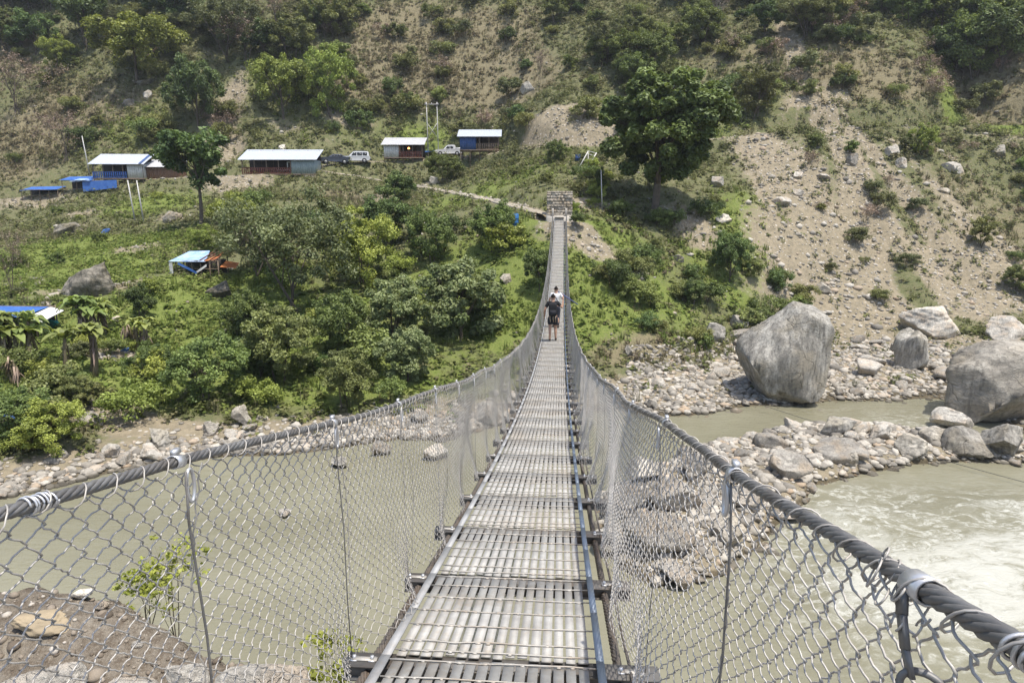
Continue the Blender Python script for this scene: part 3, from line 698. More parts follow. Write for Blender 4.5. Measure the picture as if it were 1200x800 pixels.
def gen_tree(seed, H=10, R=4, base=.25, limbs=9, subs=4, leaf=.28, per=150, clump=.24, rz=None, trunk=.2, fill=25, bare=False, flat=.75, up=.6, lean=(0, 0), stems=1, zbias=0.0, aspect=1.7, rr=(.42, 1.06)):
    """returns (trunk MB, crown V, F, tint)"""
    r = np.random.default_rng(seed); rad_rng = rr; tr = MB(); zc = H*(base+1)/2; rz = rz or H*(1-base)/2
    cx, cy = lean; tips = []
    for s in range(stems):
        o = r.normal(size=3)*(.12 if H > 3 else .03)*R*(stems > 1); o[2] = -.4
        top = np.array([cx*.8, cy*.8, H*.72])+np.append(r.normal(size=2)*(.3*R if stems > 1 else .08*R), 0)
        tk = limb(o, top, r, .07, 8); rad = np.linspace(1, .22, 8)**.8*trunk/(stems**.4); rad[0] *= 1.35
        tr.tube(tk, rad, 7)
        for i in range(limbs//stems):
            f = r.uniform(max(base*.9, .12), .98)
            p = np.array([np.interp(f*7, range(8), tk[:, k]) for k in range(3)])
            a = i*2.4+r.uniform(-.5, .5); el = r.uniform(-.05, 1.0); d = np.array([math.cos(a)*math.cos(el), math.sin(a)*math.cos(el), math.sin(el)])
            q = np.array([cx, cy, zc])+d*np.array([R, R, rz])*r.uniform(*rad_rng)
            L = limb(p, q, r, .12, 6); rr = np.interp(f, [0, 1], [trunk*.5, trunk*.22])/(stems**.3)
            tr.tube(L, np.linspace(rr, rr*.25, 6), 5); tips.append(q)
            for k in range(subs):
                p2 = L[r.integers(2, 5)]; q2 = q+r.normal(size=3)*np.array([R, R, rz])*.3
                v = (q2-np.array([cx, cy, zc]))/np.array([R, R, rz]); m = np.linalg.norm(v)
                if m > 1.12: q2 = np.array([cx, cy, zc])+v/m*1.1*np.array([R, R, rz])
                L2 = limb(p2, q2, r, .1, 4); tr.tube(L2, np.linspace(rr*.4, rr*.12, 4), 4, False); tips.append(q2)
                if bare:
                    for _ in range(4):
                        q3 = q2+r.normal(size=3)*R*.16+np.array([0, 0, .08*R]); tr.tube(limb(L2[2], q3, r, .1, 3), np.linspace(rr*.14, rr*.06, 3), 3, False)
    d = r.normal(size=(fill, 3)); d[:, 2] += zbias; d /= np.linalg.norm(d, axis=1)[:, None]
    tips = np.concatenate([np.array(tips), np.array([cx, cy, zc])+d*np.array([R, R, rz])*r.uniform(.45, 1.0, (fill, 1))]) if fill else np.array(tips)
    tips = tips[tips[:, 2] > .08*H]
    n_ = (per*r.uniform(.55, 1.4, len(tips))).astype(int); ci = np.repeat(np.arange(len(tips)), n_)
    cr = R*clump*r.uniform(.45, 1.3, len(tips))
    d = r.normal(size=(len(ci), 3)); d /= np.linalg.norm(d, axis=1)[:, None]
    rad = r.random(len(ci))**.45
    P = tips[ci]+d*rad[:, None]*cr[ci][:, None]*np.array([1, 1, flat])
    P[:, 2] = np.maximum(P[:, 2], .03)
    V, F = leaf_quads(P, d*.5+np.array([0, 0, up])+r.normal(size=(len(ci), 3))*.45, leaf, r, aspect)
    tint = np.clip(.45+.22*r.normal(size=len(tips))[ci]+.2*r.normal(size=len(ci)), 0, 1)
    return tr, V, F, tint
PROTO = {}
def proto(kind, seed, mat, **k):
    tr, V, F, tint = gen_tree(seed, **k)
    bark = k.get('bark') or M_BARK
    PROTO[kind] = (tr.data('trunk', M_BARK), mesh_data('crown', V, F, mat, False, fattr={'tint': (tint, 'FACE')}), mat)
# trees with a nominal height; scaled on planting
proto('spread', 11, L_BRIGHT, H=10, R=6.2, base=.22, limbs=10, subs=4, leaf=0.238, per=262, clump=.22, rz=3.6, fill=30, trunk=.28)
proto('dark', 13, L_DARK, H=10, R=3.6, base=.2, limbs=10, subs=4, leaf=0.224, per=227, clump=.27, fill=24, trunk=.2)
proto('dark_b', 14, L_DARK, H=10, R=4.6, base=.15, limbs=11, subs=4, leaf=0.238, per=210, clump=.24, fill=30, trunk=.22)
proto('slim', 15, L_DARK, H=10, R=2.6, base=.42, limbs=8, subs=4, leaf=0.224, per=192, clump=.32, rz=3.0, fill=10, trunk=.2)
proto('feather', 17, L_GREY, H=10, R=5.2, base=.2, limbs=12, subs=5, leaf=0.158, per=192, clump=.2, fill=18, trunk=.2, stems=2)
proto('olive', 19, L_OLIVE, H=10, R=4.4, base=.12, limbs=10, subs=4, leaf=0.224, per=210, clump=.24, fill=30, trunk=.18, stems=2)
proto('mid', 21, L_MID, H=10, R=5.0, base=.08, limbs=11, subs=4, leaf=0.224, per=218, clump=.22, fill=36, trunk=.2, stems=2)
proto('bright', 23, L_BRIGHT, H=10, R=5.2, base=.08, limbs=10, subs=4, leaf=0.211, per=218, clump=.21, fill=36, trunk=.18, stems=3)
proto('round', 25, L_PALE, H=10, R=5.6, base=.02, limbs=12, subs=5, leaf=0.277, per=210, clump=.2, fill=60, trunk=.22, zbias=.4, up=.8)
proto('bare', 27, L_BROWN, H=10, R=4.4, base=.15, limbs=12, subs=5, leaf=0.132, per=24, clump=.2, fill=0, trunk=.16, bare=True, stems=2)
proto('whitebare', 28, L_BROWN, H=10, R=4.0, base=.3, limbs=10, subs=5, leaf=0.132, per=8, clump=.2, fill=0, trunk=.2, bare=True)
# bushes: nominal height 2 m
for i, (k, mt) in enumerate([('b_dark', L_DARK), ('b_mid', L_MID), ('b_olive', L_OLIVE), ('b_bright', L_BRIGHT), ('b_grey', L_GREY), ('b_brown', L_BROWN)]):
    for j in range(3):
        brown = k == 'b_brown'
        proto(k+str(j), 40+i*5+j, mt, H=2.0, R=1.25+.25*j, base=.0, limbs=7, subs=3, leaf=.095 if not brown else .08, per=(120 if not brown else 40), clump=.3, fill=14 if not brown else 4, trunk=.035, stems=3, zbias=.5, bare=brown)
NAMES = {'spread': ('tree', 'bright green spreading tree'), 'dark': ('tree', 'dark green tree'), 'dark_b': ('tree', 'broad dark green tree'), 'slim': ('tree', 'slim dark tree with bare lower trunk'),
         'feather': ('tree', 'grey green feathery tree'), 'olive': ('tree', 'olive green tree'), 'mid': ('tree', 'mid green bushy tree'), 'bright': ('tree', 'yellow green bushy tree'), 'round': ('tree', 'round pale green tree'),
         'bare': ('tree', 'bare grey brown tree'), 'whitebare': ('tree', 'bare white trunked tree'),
         'b_dark': ('shrub', 'dark green'), 'b_mid': ('shrub', 'mid green'), 'b_olive': ('shrub', 'olive'), 'b_bright': ('shrub', 'yellow green'), 'b_grey': ('shrub', 'grey green'), 'b_brown': ('shrub', 'dry brown twiggy')}
LANDMARKS = [('the long metal roofed hut', 328, 205), ('the hut with the lit porch', 472, 188), ('the blue walled hut', 560, 185), ('the brown walled hut', 184, 212), ('the blue tarpaulin shelters', 100, 228),
             ('the collapsed shack', 232, 328), ('the low blue roofed hut', 30, 385), ('the big dark crowned tree', 768, 250), ('the stone bridge head', 656, 255), ('the white off-road car', 415, 192),
             ('the huge rounded boulder', 917, 474), ('the massive cracked boulder', 1165, 490), ('the white scree boulder', 1045, 184), ('the two legged power pole', 508, 180), ('the dark overhanging outcrop', 105, 352),
             ('the bright spreading tree', 158, 95), ('the dry grass slope', 480, 60), ('the upper forest edge', 700, 60), ('the dark ravine', 1120, 60), ('the pale dirt trail', 925, 60), ('the grey feathery tree', 350, 350),
             ('the pale earth cutting', 690, 150), ('the white ladder frame', 688, 195), ('the bank stones', 240, 500), ('the banana grove', 85, 420), ('the grassy knoll', 620, 380), ('the scree foot', 1010, 360), ('the brown thicket', 40, 150)]
LMP = [(nm, cast(px, py)) for nm, px, py in LANDMARKS]
PENDING = {}
def size_word(h): return 'small' if h < 1.3 else 'low' if h < 2.2 else 'tall' if h < 5 else 'full grown'
def auto_label(o, look, p):
    ds = [(np.hypot(p[0]-q[0], (p[1]-q[1])), nm, q) for nm, q in LMP]; ds.sort(key=lambda t: t[0]); d, nm, q = ds[0]
    dx, dy = p[0]-q[0], p[1]-q[1]
    rel = ('uphill of' if dy > 0 else 'downhill of') if abs(dy) > abs(dx)*.8 else ('scree side of' if dx > 0 else 'hut side of')
    PENDING.setdefault((look, rel, nm), []).append((d, o))
ORD = 'first second third fourth fifth sixth seventh eighth ninth tenth eleventh twelfth thirteenth fourteenth fifteenth sixteenth seventeenth eighteenth nineteenth twentieth'.split()
def flush_labels():
    for (look, rel, nm), L in PENDING.items():
        L.sort(key=lambda t: t[0])
        for i, (d, o) in enumerate(L):
            o['label'] = f'{look}, {rel} {nm}' + ('' if len(L) == 1 else f', {ORD[min(i, 19)]} out')
def plant(kind, p, h, label=None, group=None, name=None, w=1.0, lean=0.0, rot=None):
    key = kind if kind in PROTO else kind+str(int(rng.integers(3)))
    tk, crn, mat = PROTO[key]; nm, look = NAMES[kind]
    s = h/(2.0 if kind.startswith('b_') else 10.0)
    o = empty(name or nm, (p[0], p[1], p[2]-.05*h), rng.uniform(0, 6.28) if rot is None else rot)
    o.scale = (s*w*rng.uniform(.92, 1.08), s*w*rng.uniform(.92, 1.08), s); o.rotation_euler.x = lean
    if nm == 'tree':
        a = link('trunk', tk, o)
        if kind == 'whitebare': a.material_slots[0].link = 'OBJECT'; a.material_slots[0].material = M_BARKL
    else: link('stem', tk, o)
    link('crown' if nm == 'tree' else 'foliage', crn, o)
    tag(o, label, nm, group)
    if not label: auto_label(o, (size_word(h)+' '+look+' shrub') if nm == 'shrub' else look, p)
    return o
def tree_px(kind, px, py, hpx, label=None, group=None, w=1.0):
    p = cast(px, py); h = hpx*depth(p)/FPX*1.03; return plant(kind, p, h, label, group, w=w)

L_BIG = leafmat('big tree leaves', (.042, .07, .022), (.115, .165, .052))
# the one big tree
tr, V, F, tint = gen_tree(3, H=14.6, R=5.6, base=.27, limbs=17, subs=6, leaf=.27, per=430, clump=.19, rz=5.2, trunk=.45, fill=120, stems=1, up=.75, lean=(.8, 0), flat=.8, rr=(.62, .96))
pb = cast(766, 254); bt = empty('tree', (pb[0], pb[1], pb[2]-.3)); bt.scale = (1, 1, depth(pb)*158/FPX/14.3)
tag(bt, 'big dense dark crowned tree standing alone above the bridge head', 'tree')
link('trunk', tr.data('trunk', M_BARK), bt); link('crown', mesh_data('crown', V, F, L_BIG, False, fattr={'tint': (np.clip(tint+.05, 0, 1), 'FACE')}), bt)

G1 = 'trees on the far hillside'
for k, px, py, h, lab, w in [
    ('spread', 160, 98, 76, 'wide bright green spreading tree high above the brown walled hut', 1.0),
    ('bright', 70, 86, 40, 'small yellow green round tree beside the wide bright spreading tree', .8),
    ('spread', 333, 140, 72, 'bright green spreading tree above the long metal roofed hut', .78),
    ('bright', 388, 138, 76, 'taller bright green tree beside the spreading tree above the long hut', .72),
    ('dark_b', 232, 152, 80, 'dark green tree beside the rocky gully above the brown walled hut', .72),
    ('slim', 234, 268, 116, 'slim dark tree with long bare trunk standing before the brown walled hut', 1.15),
    ('dark_b', 205, 40, 70, 'dark tree at the upper edge above the bright spreading tree', .9),
    ('dark', 100, 62, 90, 'dark thin tree behind the bright spreading tree', .7),
    ('feather', 268, 72, 74, 'leafless looking grey tree uphill of the rocky gully', .9),
    ('bare', 285, 78, 60, 'bare grey branched tree leaning by the rocky gully', 1.0),
    ('feather', 345, 365, 138, 'large grey green feathery tree in the thicket below the long hut', .92),
    ('feather', 300, 330, 90, 'smaller feathery tree beside the large one in the thicket', .8),
    ('dark', 465, 250, 46, 'small dark leaved tree beside the footpath wall', 1.1),
    ('dark_b', 455, 290, 60, 'dark leaved tree below the footpath in the thicket', 1.0),
    ('bright', 425, 335, 86, 'yellow green tree in the middle of the thicket', .8),
    ('mid', 505, 310, 66, 'mid green tree between the thicket and the footpath', .75),
    ('mid', 580, 292, 56, 'grey green bush tree below the footpath near the bridge head', .9),
    ('round', 542, 398, 90, 'round pale glossy tree alone in the meadow beside the bridge', .92),
    ('round', 462, 402, 74, 'pale glossy tree at the edge of the thicket', .82),
    ('round', 478, 448, 60, 'low pale glossy tree in the shade at the thicket foot', .9),
    ('dark_b', 632, 342, 52, 'dark round tree touching the bridge railing', .72),
    ('bright', 278, 290, 60, 'bright leaved tree beside the slim bare trunked tree', .9),
    ('bright', 240, 300, 34, 'low bright leaved tree just uphill of the collapsed shack', 1.0),
    ('dark', 167, 378, 44, 'small dark leaved tree downhill of the collapsed shack', .8),
    ('mid', 400, 420, 80, 'mid green bushy tree in the lower thicket', .9),
    ('olive', 330, 450, 90, 'olive bushy tree in the lower thicket above the bank stones', .95),
    ('mid', 245, 470, 80, 'mid green bushy tree at the banana plant end of the thicket', .95),
    ('olive', 405, 480, 70, 'olive bushy tree at the thicket edge over the bank stones', .95),
    ('mid', 290, 400, 60, 'mid green bushy tree uphill in the thicket beside the meadow', .9),
    ('dark_b', 855, 330, 60, 'dark needle leaved tree on the grassy slope beside the scree', .7),
    ('dark', 812, 362, 34, 'small dark tree in the dry grass above the gravel bar', .9),
    ('olive', 885, 140, 60, 'dark olive tree behind the big crowned tree near the road', .9),
    ('bare', 25, 135, 70, 'bare brown tree on the dry slope high above the tarpaulin shelters', 1.0),
    ('bare', 75, 190, 60, 'bare brown tree just uphill of the tarpaulin shelters', 1.0),
    ('bare', 15, 350, 86, 'thin leafless tree beside the low blue roofed hut', .5),
    ('whitebare', 842, 30, 36, 'white leafless tree in the dark hollow on the upper slope', .9),
    ('bare', 634, 105, 50, 'thin grey leafless tree at the edge of the upper forest', .5),
    ('dark', 703, 232, 34, 'thin dark tree beside the slender pole near the bridge head', .45),
    ('mid', 652, 190, 26, 'small rounded tree beside the road between cutting and blue hut', 1.0),
    ('mid', 520, 214, 34, 'low bushy tree between the lit porch hut and the blue walled hut', 1.2),
    ('bright', 1080, 182, 34, 'yellow green small tree on the scree just below the road', .9),
    ('olive', 1150, 290, 36, 'olive small tree on the lower scree', .8),
    ('olive', 1190, 340, 30, 'dark small tree at the far end of the scree foot', 1.0),
    ('bright', 60, 530, 62, 'bright green bushy tree on the bank below the banana plants', 1.1),
    ('mid', 22, 520, 70, 'mid green bushy tree leaning over the bank below the blue roofed hut', 1.0),
    ('olive', 92, 480, 40, 'olive bush tree on the bank under the banana plants', 1.0),
    ('mid', 182, 440, 40, 'green bushy tree beside the bare patch in the meadow', 1.0)]:
    tree_px(k, px, py, h, lab, G1, w)
def poly_px(poly, n_, zmin=.6):
    P = np.array(poly, float); lo, hi = P.min(0), P.max(0); out = []
    while len(out) < n_:
        q = rng.uniform(lo, hi)
        if poly_sd(P, q[0:1], q[1:2])[0] < 0:
            p = cast(*q)
            if p[2] > zmin: out.append(p)
    return out
ROADD = lambda p: seg_dist(ROAD[::2], p[0:1], p[1:2])[0][0]
def thick(poly, n_, kinds, h0, h1, group, clear=2.2):
    for p in poly_px(poly, n_):
        if ROADD(p) < clear or seg_dist(PATH[::2], p[0:1], p[1:2])[0][0] < 1.2: continue
        plant(kinds[int(rng.integers(len(kinds)))], p, rng.uniform(h0, h1), None, group)
F_TOP = [(580,-40),(860,-40),(860,60),(830,105),(760,110),(690,100),(640,85),(590,40)]
thick(F_TOP, 34, ['olive', 'mid', 'dark', 'feather', 'olive'], 4, 7.5, 'trees of the upper forest')
thick([(-60,-30),(330,-30),(400,40),(380,90),(270,80),(120,40),(40,70),(-60,60)], 30, ['olive', 'feather', 'mid', 'bare', 'feather', 'dark_b', 'bare'], 4.5, 9, 'trees on the upper slope')
thick([(340,-30),(480,-30),(450,30),(420,60),(360,70)], 9, ['dark', 'olive', 'feather'], 5, 8, 'trees on the upper slope')
thick([(1040,-30),(1160,-30),(1170,60),(1185,130),(1150,135),(1110,80),(1060,40)], 20, ['dark', 'mid', 'dark_b', 'olive'], 6, 11, 'trees in the dark ravine')
thick([(870,-30),(1040,-30),(1030,30),(950,50),(880,50)], 12, ['olive', 'feather', 'dark', 'mid'], 5, 8, 'trees on the upper slope')
thick([(290,240),(420,230),(600,250),(620,300),(500,340),(440,440),(480,470),(400,500),(230,490),(190,450),(260,380),(300,330)], 22, ['b_dark', 'b_mid', 'b_bright', 'b_bright', 'b_mid', 'b_olive'], 1.3, 3.0, 'shrubs of the thicket')
thick([(0,245),(200,225),(290,235),(260,330),(190,420),(0,440)], 20, ['b_mid', 'b_grey', 'b_bright', 'b_mid'], .7, 1.4, 'shrubs in the meadow')
thick([(-40,-20),(420,-20),(460,170),(300,175),(-40,200)], 60, ['b_olive', 'b_mid', 'b_grey', 'b_brown', 'b_dark'], 1.5, 3.6, 'shrubs above the road')
thick([(430,-20),(900,-20),(900,150),(600,165),(440,170)], 66, ['b_olive', 'b_grey', 'b_brown', 'b_mid', 'b_olive', 'b_dark'], 1.4, 3.4, 'shrubs above the road')
thick([(880,-20),(1230,-20),(1230,140),(1050,140),(880,130)], 44, ['b_olive', 'b_grey', 'b_brown', 'b_mid', 'b_dark'], 1.4, 3.4, 'shrubs above the road')
thick([(670,260),(880,220),(930,350),(980,380),(820,420),(720,410),(680,350)], 36, ['b_olive', 'b_mid', 'b_dark', 'b_olive'], .9, 2.2, 'shrubs on the grassy slope')
thick([(900,170),(1230,165),(1230,370),(1050,370),(930,300)], 26, ['b_olive', 'b_grey', 'b_mid', 'b_brown'], .7, 2.0, 'shrubs on the scree')
thick([(0,440),(180,430),(240,500),(160,530),(0,560)], 12, ['b_mid', 'b_bright', 'b_olive'], 1.0, 2.2, 'shrubs on the bank')
thick([(560,205),(720,180),(720,250),(670,260),(640,235)], 12, ['b_mid', 'b_olive', 'b_bright'], .8, 1.6, 'shrubs by the bridge head')

# banana plants: a clump of fleshy stems with long arching torn leaves and a skirt of dead ones
def banana_meshes(seed, stems=4, dry=False):
    r = np.random.default_rng(seed); st = MB(); lv = MB(); dd_ = MB()
    for s in range(stems):
        b = np.append(r.normal(size=2)*.36, -.1); h = r.uniform(1.7, 2.7); top = b+np.array([r.normal()*.25, r.normal()*.25, h])
        st.tube(limb(b, top, r, .05, 5), np.linspace(.15, .07, 5), 7)
        for (mb, cnt, L0, L1, e0, e1) in ((lv, 0 if dry else 13, 1.1, 1.8, .6, 1.4), (dd_, 6 if not dry else 12, .4, .75, -1.3, -.3)):
            for k in range(cnt):
                a = r.uniform(0, 6.28); el = r.uniform(e0, e1); L = r.uniform(L0, L1); t = np.linspace(0, 1, 8)
                base_ = top if mb is lv else b+(top-b)*r.uniform(.6, 1)
                hx = L*t*math.cos(el); z = L*t*math.sin(el)-(1.0 if mb is lv else 1.3)*L*t**2.2*.75
                wd = (.27 if mb is lv else .08)*np.sin(np.clip(t*.93+.07, 0, 1)*math.pi)**.7*r.uniform(.7, 1.1)
                ca, sa = math.cos(a), math.sin(a)
                mid_ = np.stack([base_[0]+hx*ca, base_[1]+hx*sa, base_[2]+z], 1); side = np.array([-sa, ca, 0])
                j = 1+r.uniform(-.35, .2, 8)
                G = np.stack([mid_-side*(wd*j)[:, None]+np.array([0, 0, .04]), mid_-np.array([0, 0, .03]), mid_+side*(wd*j[::-1])[:, None]+np.array([0, 0, .04])], 1); G[:, :, 2] = np.maximum(G[:, :, 2], .02)
                mb.grid(G)
    out = [('stem', st.data('stem', simple('banana stem', (.17, .14, .08), .8, 0, .4, 5)))]
    for nm, mb, mt in (('leaf_crown', lv, L_BAN), ('dead_leaf_skirt', dd_, L_BROWN)):
        if mb.n:
            k = sum(len(f) for f in mb.F4); tint = np.repeat(r.random(k//14+1), 14)[:k]
            out.append((nm, mb.data(nm, mt, False, fattr={'tint': (tint, 'FACE')})))
    return out
BN = [banana_meshes(1), banana_meshes(2, 5), banana_meshes(3, 3), banana_meshes(4, 5, True)]
for px, py, hpx, k, lab in [(30, 428, 66, 0, 'banana clump with dark trunks just below the low blue roofed hut'), (10, 425, 60, 1, 'banana clump at the frame edge below the low blue roofed hut'), (98, 402, 56, 1, 'banana clump with brown skirts uphill of the bare patch'),
        (90, 448, 68, 2, 'banana clump with thick ragged trunk in the bright meadow'), (174, 418, 46, 2, 'banana clump beside the bare patch in the meadow'), (20, 452, 40, 3, 'withered banana clump above the bank'), (118, 392, 44, 0, 'banana clump behind the skirted one near the turquoise sheet'), (158, 408, 34, 3, 'withered low banana clump at the meadow edge')]:
    p = cast(px, py); s = hpx*depth(p)/FPX/3.0; o = empty('banana_plant', p, rng.uniform(0, 6)); o.scale = (s, s, s); tag(o, lab, 'banana plant', 'banana plants below the outcrop')
    for nm, me in BN[k]: link(nm, me, o)

# near bank plants
for (px, py, h, w, lab) in [(205, 726, 1.1, .75, 'leafy bright green plant growing over the edge of the near bank'), (170, 712, .6, .8, 'low green sprig at the near bank edge beside the leafy plant'), (392, 806, .55, 1.2, 'small fresh green plant beside the bridge deck on the near bank')]:
    r = ray(px, py); ts = np.arange(2, 16, .02); P = EYE+ts[:, None]*r; g = BH(P[:, 0], P[:, 1]); hit = P[:, 2] <= g; p = P[np.argmax(hit)] if hit.any() else at_z(px, py, 8.0)
    key = 'near'+str(px); tr, V, F, tint = gen_tree(px, H=h, R=h*.55*w, base=.05, limbs=9, subs=3, leaf=.036, per=15, clump=.25, fill=8, trunk=.012, stems=3, up=.9)
    o = empty('plant', p); tag(o, lab, 'plant'); link('stem', tr.data('stem', M_BARK), o); link('foliage', mesh_data('foliage', V, F, leafmat('spring leaves '+str(px), (.13, .18, .03), (.27, .34, .07), .45), False, fattr={'tint': (tint, 'FACE')}), o)

# uncounted undergrowth: leafy tufts and grass over the whole far slope
def undergrowth(n_, name, k, hr, wr, ls, blade=False, zmin=.25):
    x = rng.uniform(-135, 135, n_); y = rng.uniform(29, 165, n_); ok = (np.abs(x) < y*.86+6) & (y > shore_y(x)+.6); x, y = x[ok], y[ok]
    lu, ba, dr = cover(x, y); z = T(x, y)
    pat = fbm(x/3.2, y/3.2, 300, 3)*.6+.4*fbm(x/9, y/9, 305, 2)+(.0 if k < 40 else -.08)
    dens = np.clip(1-ba*1.0, .1, 1)*np.clip(.35+1.3*(pat-.3)*1.6, .15, 1)
    if blade: dens = dens*np.clip(.25+dr+.5*lu, 0, 1)
    else: dens = dens*np.clip(1.0-.3*dr, .2, 1)
    ok = (rng.random(len(x)) < dens) & (seg_dist(ROAD[::2], x, y)[0] > 1.7) & (seg_dist(PATH[::2], x, y)[0] > .8) & (z > zmin) & (np.hypot(x-AB[0], y-AB[1]-1) > 3.2)
    x, y, z, lu, dr, ba = x[ok], y[ok], z[ok], lu[ok], dr[ok], ba[ok]; n_ = len(x)
    hh = rng.uniform(*hr, n_)*np.clip(.6+pat[ok]*.9, .5, 1.5)*np.where((lu > .5) & (fbm(x/6, y/6, 310) < .55), .6, 1); ww = rng.uniform(*wr, n_)
    g = np.where(rng.random(n_) < np.clip(lu, 0, 1), 1, np.where(rng.random(n_) < np.clip(dr*.9, 0, 1), 2, 0))
    pal0 = np.array([[.115, .13, .046], [.165, .17, .07], [.205, .19, .1], [.105, .115, .046], [.175, .185, .066]])
    pal1 = np.array([[.14, .185, .04], [.19, .23, .055], [.12, .16, .038], [.21, .235, .07]])
    pal2 = np.array([[.21, .18, .10], [.16, .135, .08], [.27, .235, .14], [.13, .135, .06], [.14, .115, .075]])
    colr = np.where((g == 1)[:, None], pal1[rng.integers(4, size=n_)], np.where((g == 2)[:, None], pal2[rng.integers(5, size=n_)], pal0[rng.integers(5, size=n_)]))
    ci = np.repeat(np.arange(n_), k); m_ = len(ci)
    if blade:
        a = rng.uniform(0, 6.28, m_); ln = rng.uniform(.1, .7, m_); b = np.stack([x[ci]+rng.normal(size=m_)*ww[ci]*.3, y[ci]+rng.normal(size=m_)*ww[ci]*.3, z[ci]-.03], 1)
        t = b+np.stack([np.cos(a)*ln*ww[ci], np.sin(a)*ln*ww[ci], hh[ci]*rng.uniform(.7, 1.2, m_)], 1); s = np.stack([-np.sin(a), np.cos(a), 0*a], 1)*(ls*rng.uniform(.6, 1.4, m_))[:, None]
        V = np.stack([b-s, b+s, t], 1).reshape(-1, 3); F = np.arange(m_*3).reshape(-1, 3)
    else:
        d = rng.normal(size=(m_, 3)); d /= np.linalg.norm(d, axis=1)[:, None]; d[:, 2] = np.abs(d[:, 2])
        P = np.stack([x, y, z], 1)[ci]+d*(rng.random(m_)**.5)[:, None]*np.stack([ww, ww, hh], 1)[ci]
        V, F = leaf_quads(P, d*.6+np.array([0, 0, .9])+rng.normal(size=(m_, 3))*.4, ls, rng, 1.6)
    cc = colr[ci]*rng.uniform(.7, 1.35, (m_, 1))
    o = link(name, mesh_data(name, V, F, M_UNDER, False, fattr={'col': (cc, 'FACE')})); tag(o, kind='stuff')
undergrowth(16000, 'hillside_scrub', 60, (.8, 2.0), (.6, 1.3), .2, zmin=17)
undergrowth(125000, 'undergrowth', 12, (.3, .95), (.25, .65), .19)
undergrowth(90000, 'hillside_grass', 12, (.35, .8), (.3, .6), .035, True)
flush_labels()
# ------------------------------------------------------------------ huts, shelters, walls, vehicles, poles
def metal_sheet(name, col, col2, rough=.5):
    if name in MATS: return MATS[name]
    m, n = newmat(name); c = n.coord()
    a = n.noise(n.map(c, (1, 6, 1)), 1.4, 5, .65); col_ = n.mix(n.ramp(a, [(.45, 0.0), (.75, .8)]), col, col2)
    n.out(col_, rough, .0, a, .1, .02, .4); MATS[name] = m; return m
M_ROOF = metal_sheet('galvanised roof sheet', (.40, .43, .475), (.30, .325, .365)); M_ROOF2 = metal_sheet('weathered grey roof sheet', (.42, .425, .43), (.27, .25, .22))
M_WHITE = metal_sheet('whitewashed sheet', (.55, .54, .5), (.38, .36, .32), .8); M_BLUEW = metal_sheet('blue painted boards', (.045, .095, .24), (.035, .065, .15), .7)
M_GREENW = metal_sheet('grey green sheet', (.28, .33, .32), (.2, .24, .23), .6); M_BROWNW = metal_sheet('brown wood boards', (.2, .115, .07), (.13, .075, .05), .8)
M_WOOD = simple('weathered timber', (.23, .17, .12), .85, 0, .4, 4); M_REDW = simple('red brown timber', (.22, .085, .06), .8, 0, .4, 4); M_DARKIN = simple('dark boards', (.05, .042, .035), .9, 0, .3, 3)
M_TARP = simple('blue tarpaulin', (.03, .105, .36), .5, 0, .35, 2.2, (.06, .16, .43), .6, .5, .06); M_TARPL = simple('pale sun bleached tarpaulin', (.2, .36, .62), .5, 0, .3, 1.5, (.46, .55, .66), .6, .5, .06)
M_WTARP = simple('white plastic sheet', (.66, .64, .6), .5, 0, .2, 2, None, .6, .4, .06); M_ORANGE = simple('rusty orange cloth', (.52, .19, .06), .8, 0, .35, 2); M_TURQ = simple('turquoise sheet', (.05, .3, .3), .6)
m, n = newmat('dry stone masonry'); c = n.coord()
v = n('ShaderNodeTexVoronoi'); v.inputs['Scale'].default_value = 3.4; v.inputs['Randomness'].default_value = .85; n.l(n.map(c, (1, 1, 1.7)), v.inputs['Vector'])
sp_ = n('ShaderNodeSeparateColor'); n.l(v.outputs['Color'], sp_.inputs[0])
ve = n('ShaderNodeTexVoronoi', feature='DISTANCE_TO_EDGE'); ve.inputs['Scale'].default_value = 3.4; ve.inputs['Randomness'].default_value = .85; n.l(n.map(c, (1, 1, 1.7)), ve.inputs['Vector'])
col = n.ramp(sp_.outputs[0], [(0, (.16, .145, .125)), (.6, (.28, .255, .215)), (1, (.4, .365, .3))]); jt = n.ramp(ve.outputs['Distance'], [(.02, 1.0), (.09, 0.0)])
col = n.mix(jt, col, (.1, .09, .075)); n.out(col, .95, 0, n.math('SUBTRACT', 1.0, jt), .8, .08, .2); M_STONEW = m
M_CONC = simple('pale concrete', (.42, .39, .34), .9, 0, .25, 3); M_BLACKM = simple('black rubber', (.02, .02, .02), .8)
M_GLASS = simple('dark vehicle glass', (.025, .03, .035), .12, 0, .1, 2, None, .0, .6); M_PAINT = simple('white vehicle paint', (.62, .62, .61), .3, 0, .06, 2, None, .02, .5); M_DPAINT = simple('dark blue grey vehicle paint', (.05, .06, .08), .35, 0, .1, 2, None, .02, .5)
M_POLE = simple('galvanised pole', (.52, .51, .49), .55, .3, .3, 6); M_PLASTB = simple('blue plastic barrel', (.03, .14, .36), .45, 0, .2, 4)
LAMPM, n = newmat('lit lamp'); e = n('ShaderNodeEmission'); e.inputs[0].default_value = (1, .42, .12, 1); e.inputs[1].default_value = 3.0; o = n('ShaderNodeOutputMaterial'); n.l(e.outputs[0], o.inputs[0])

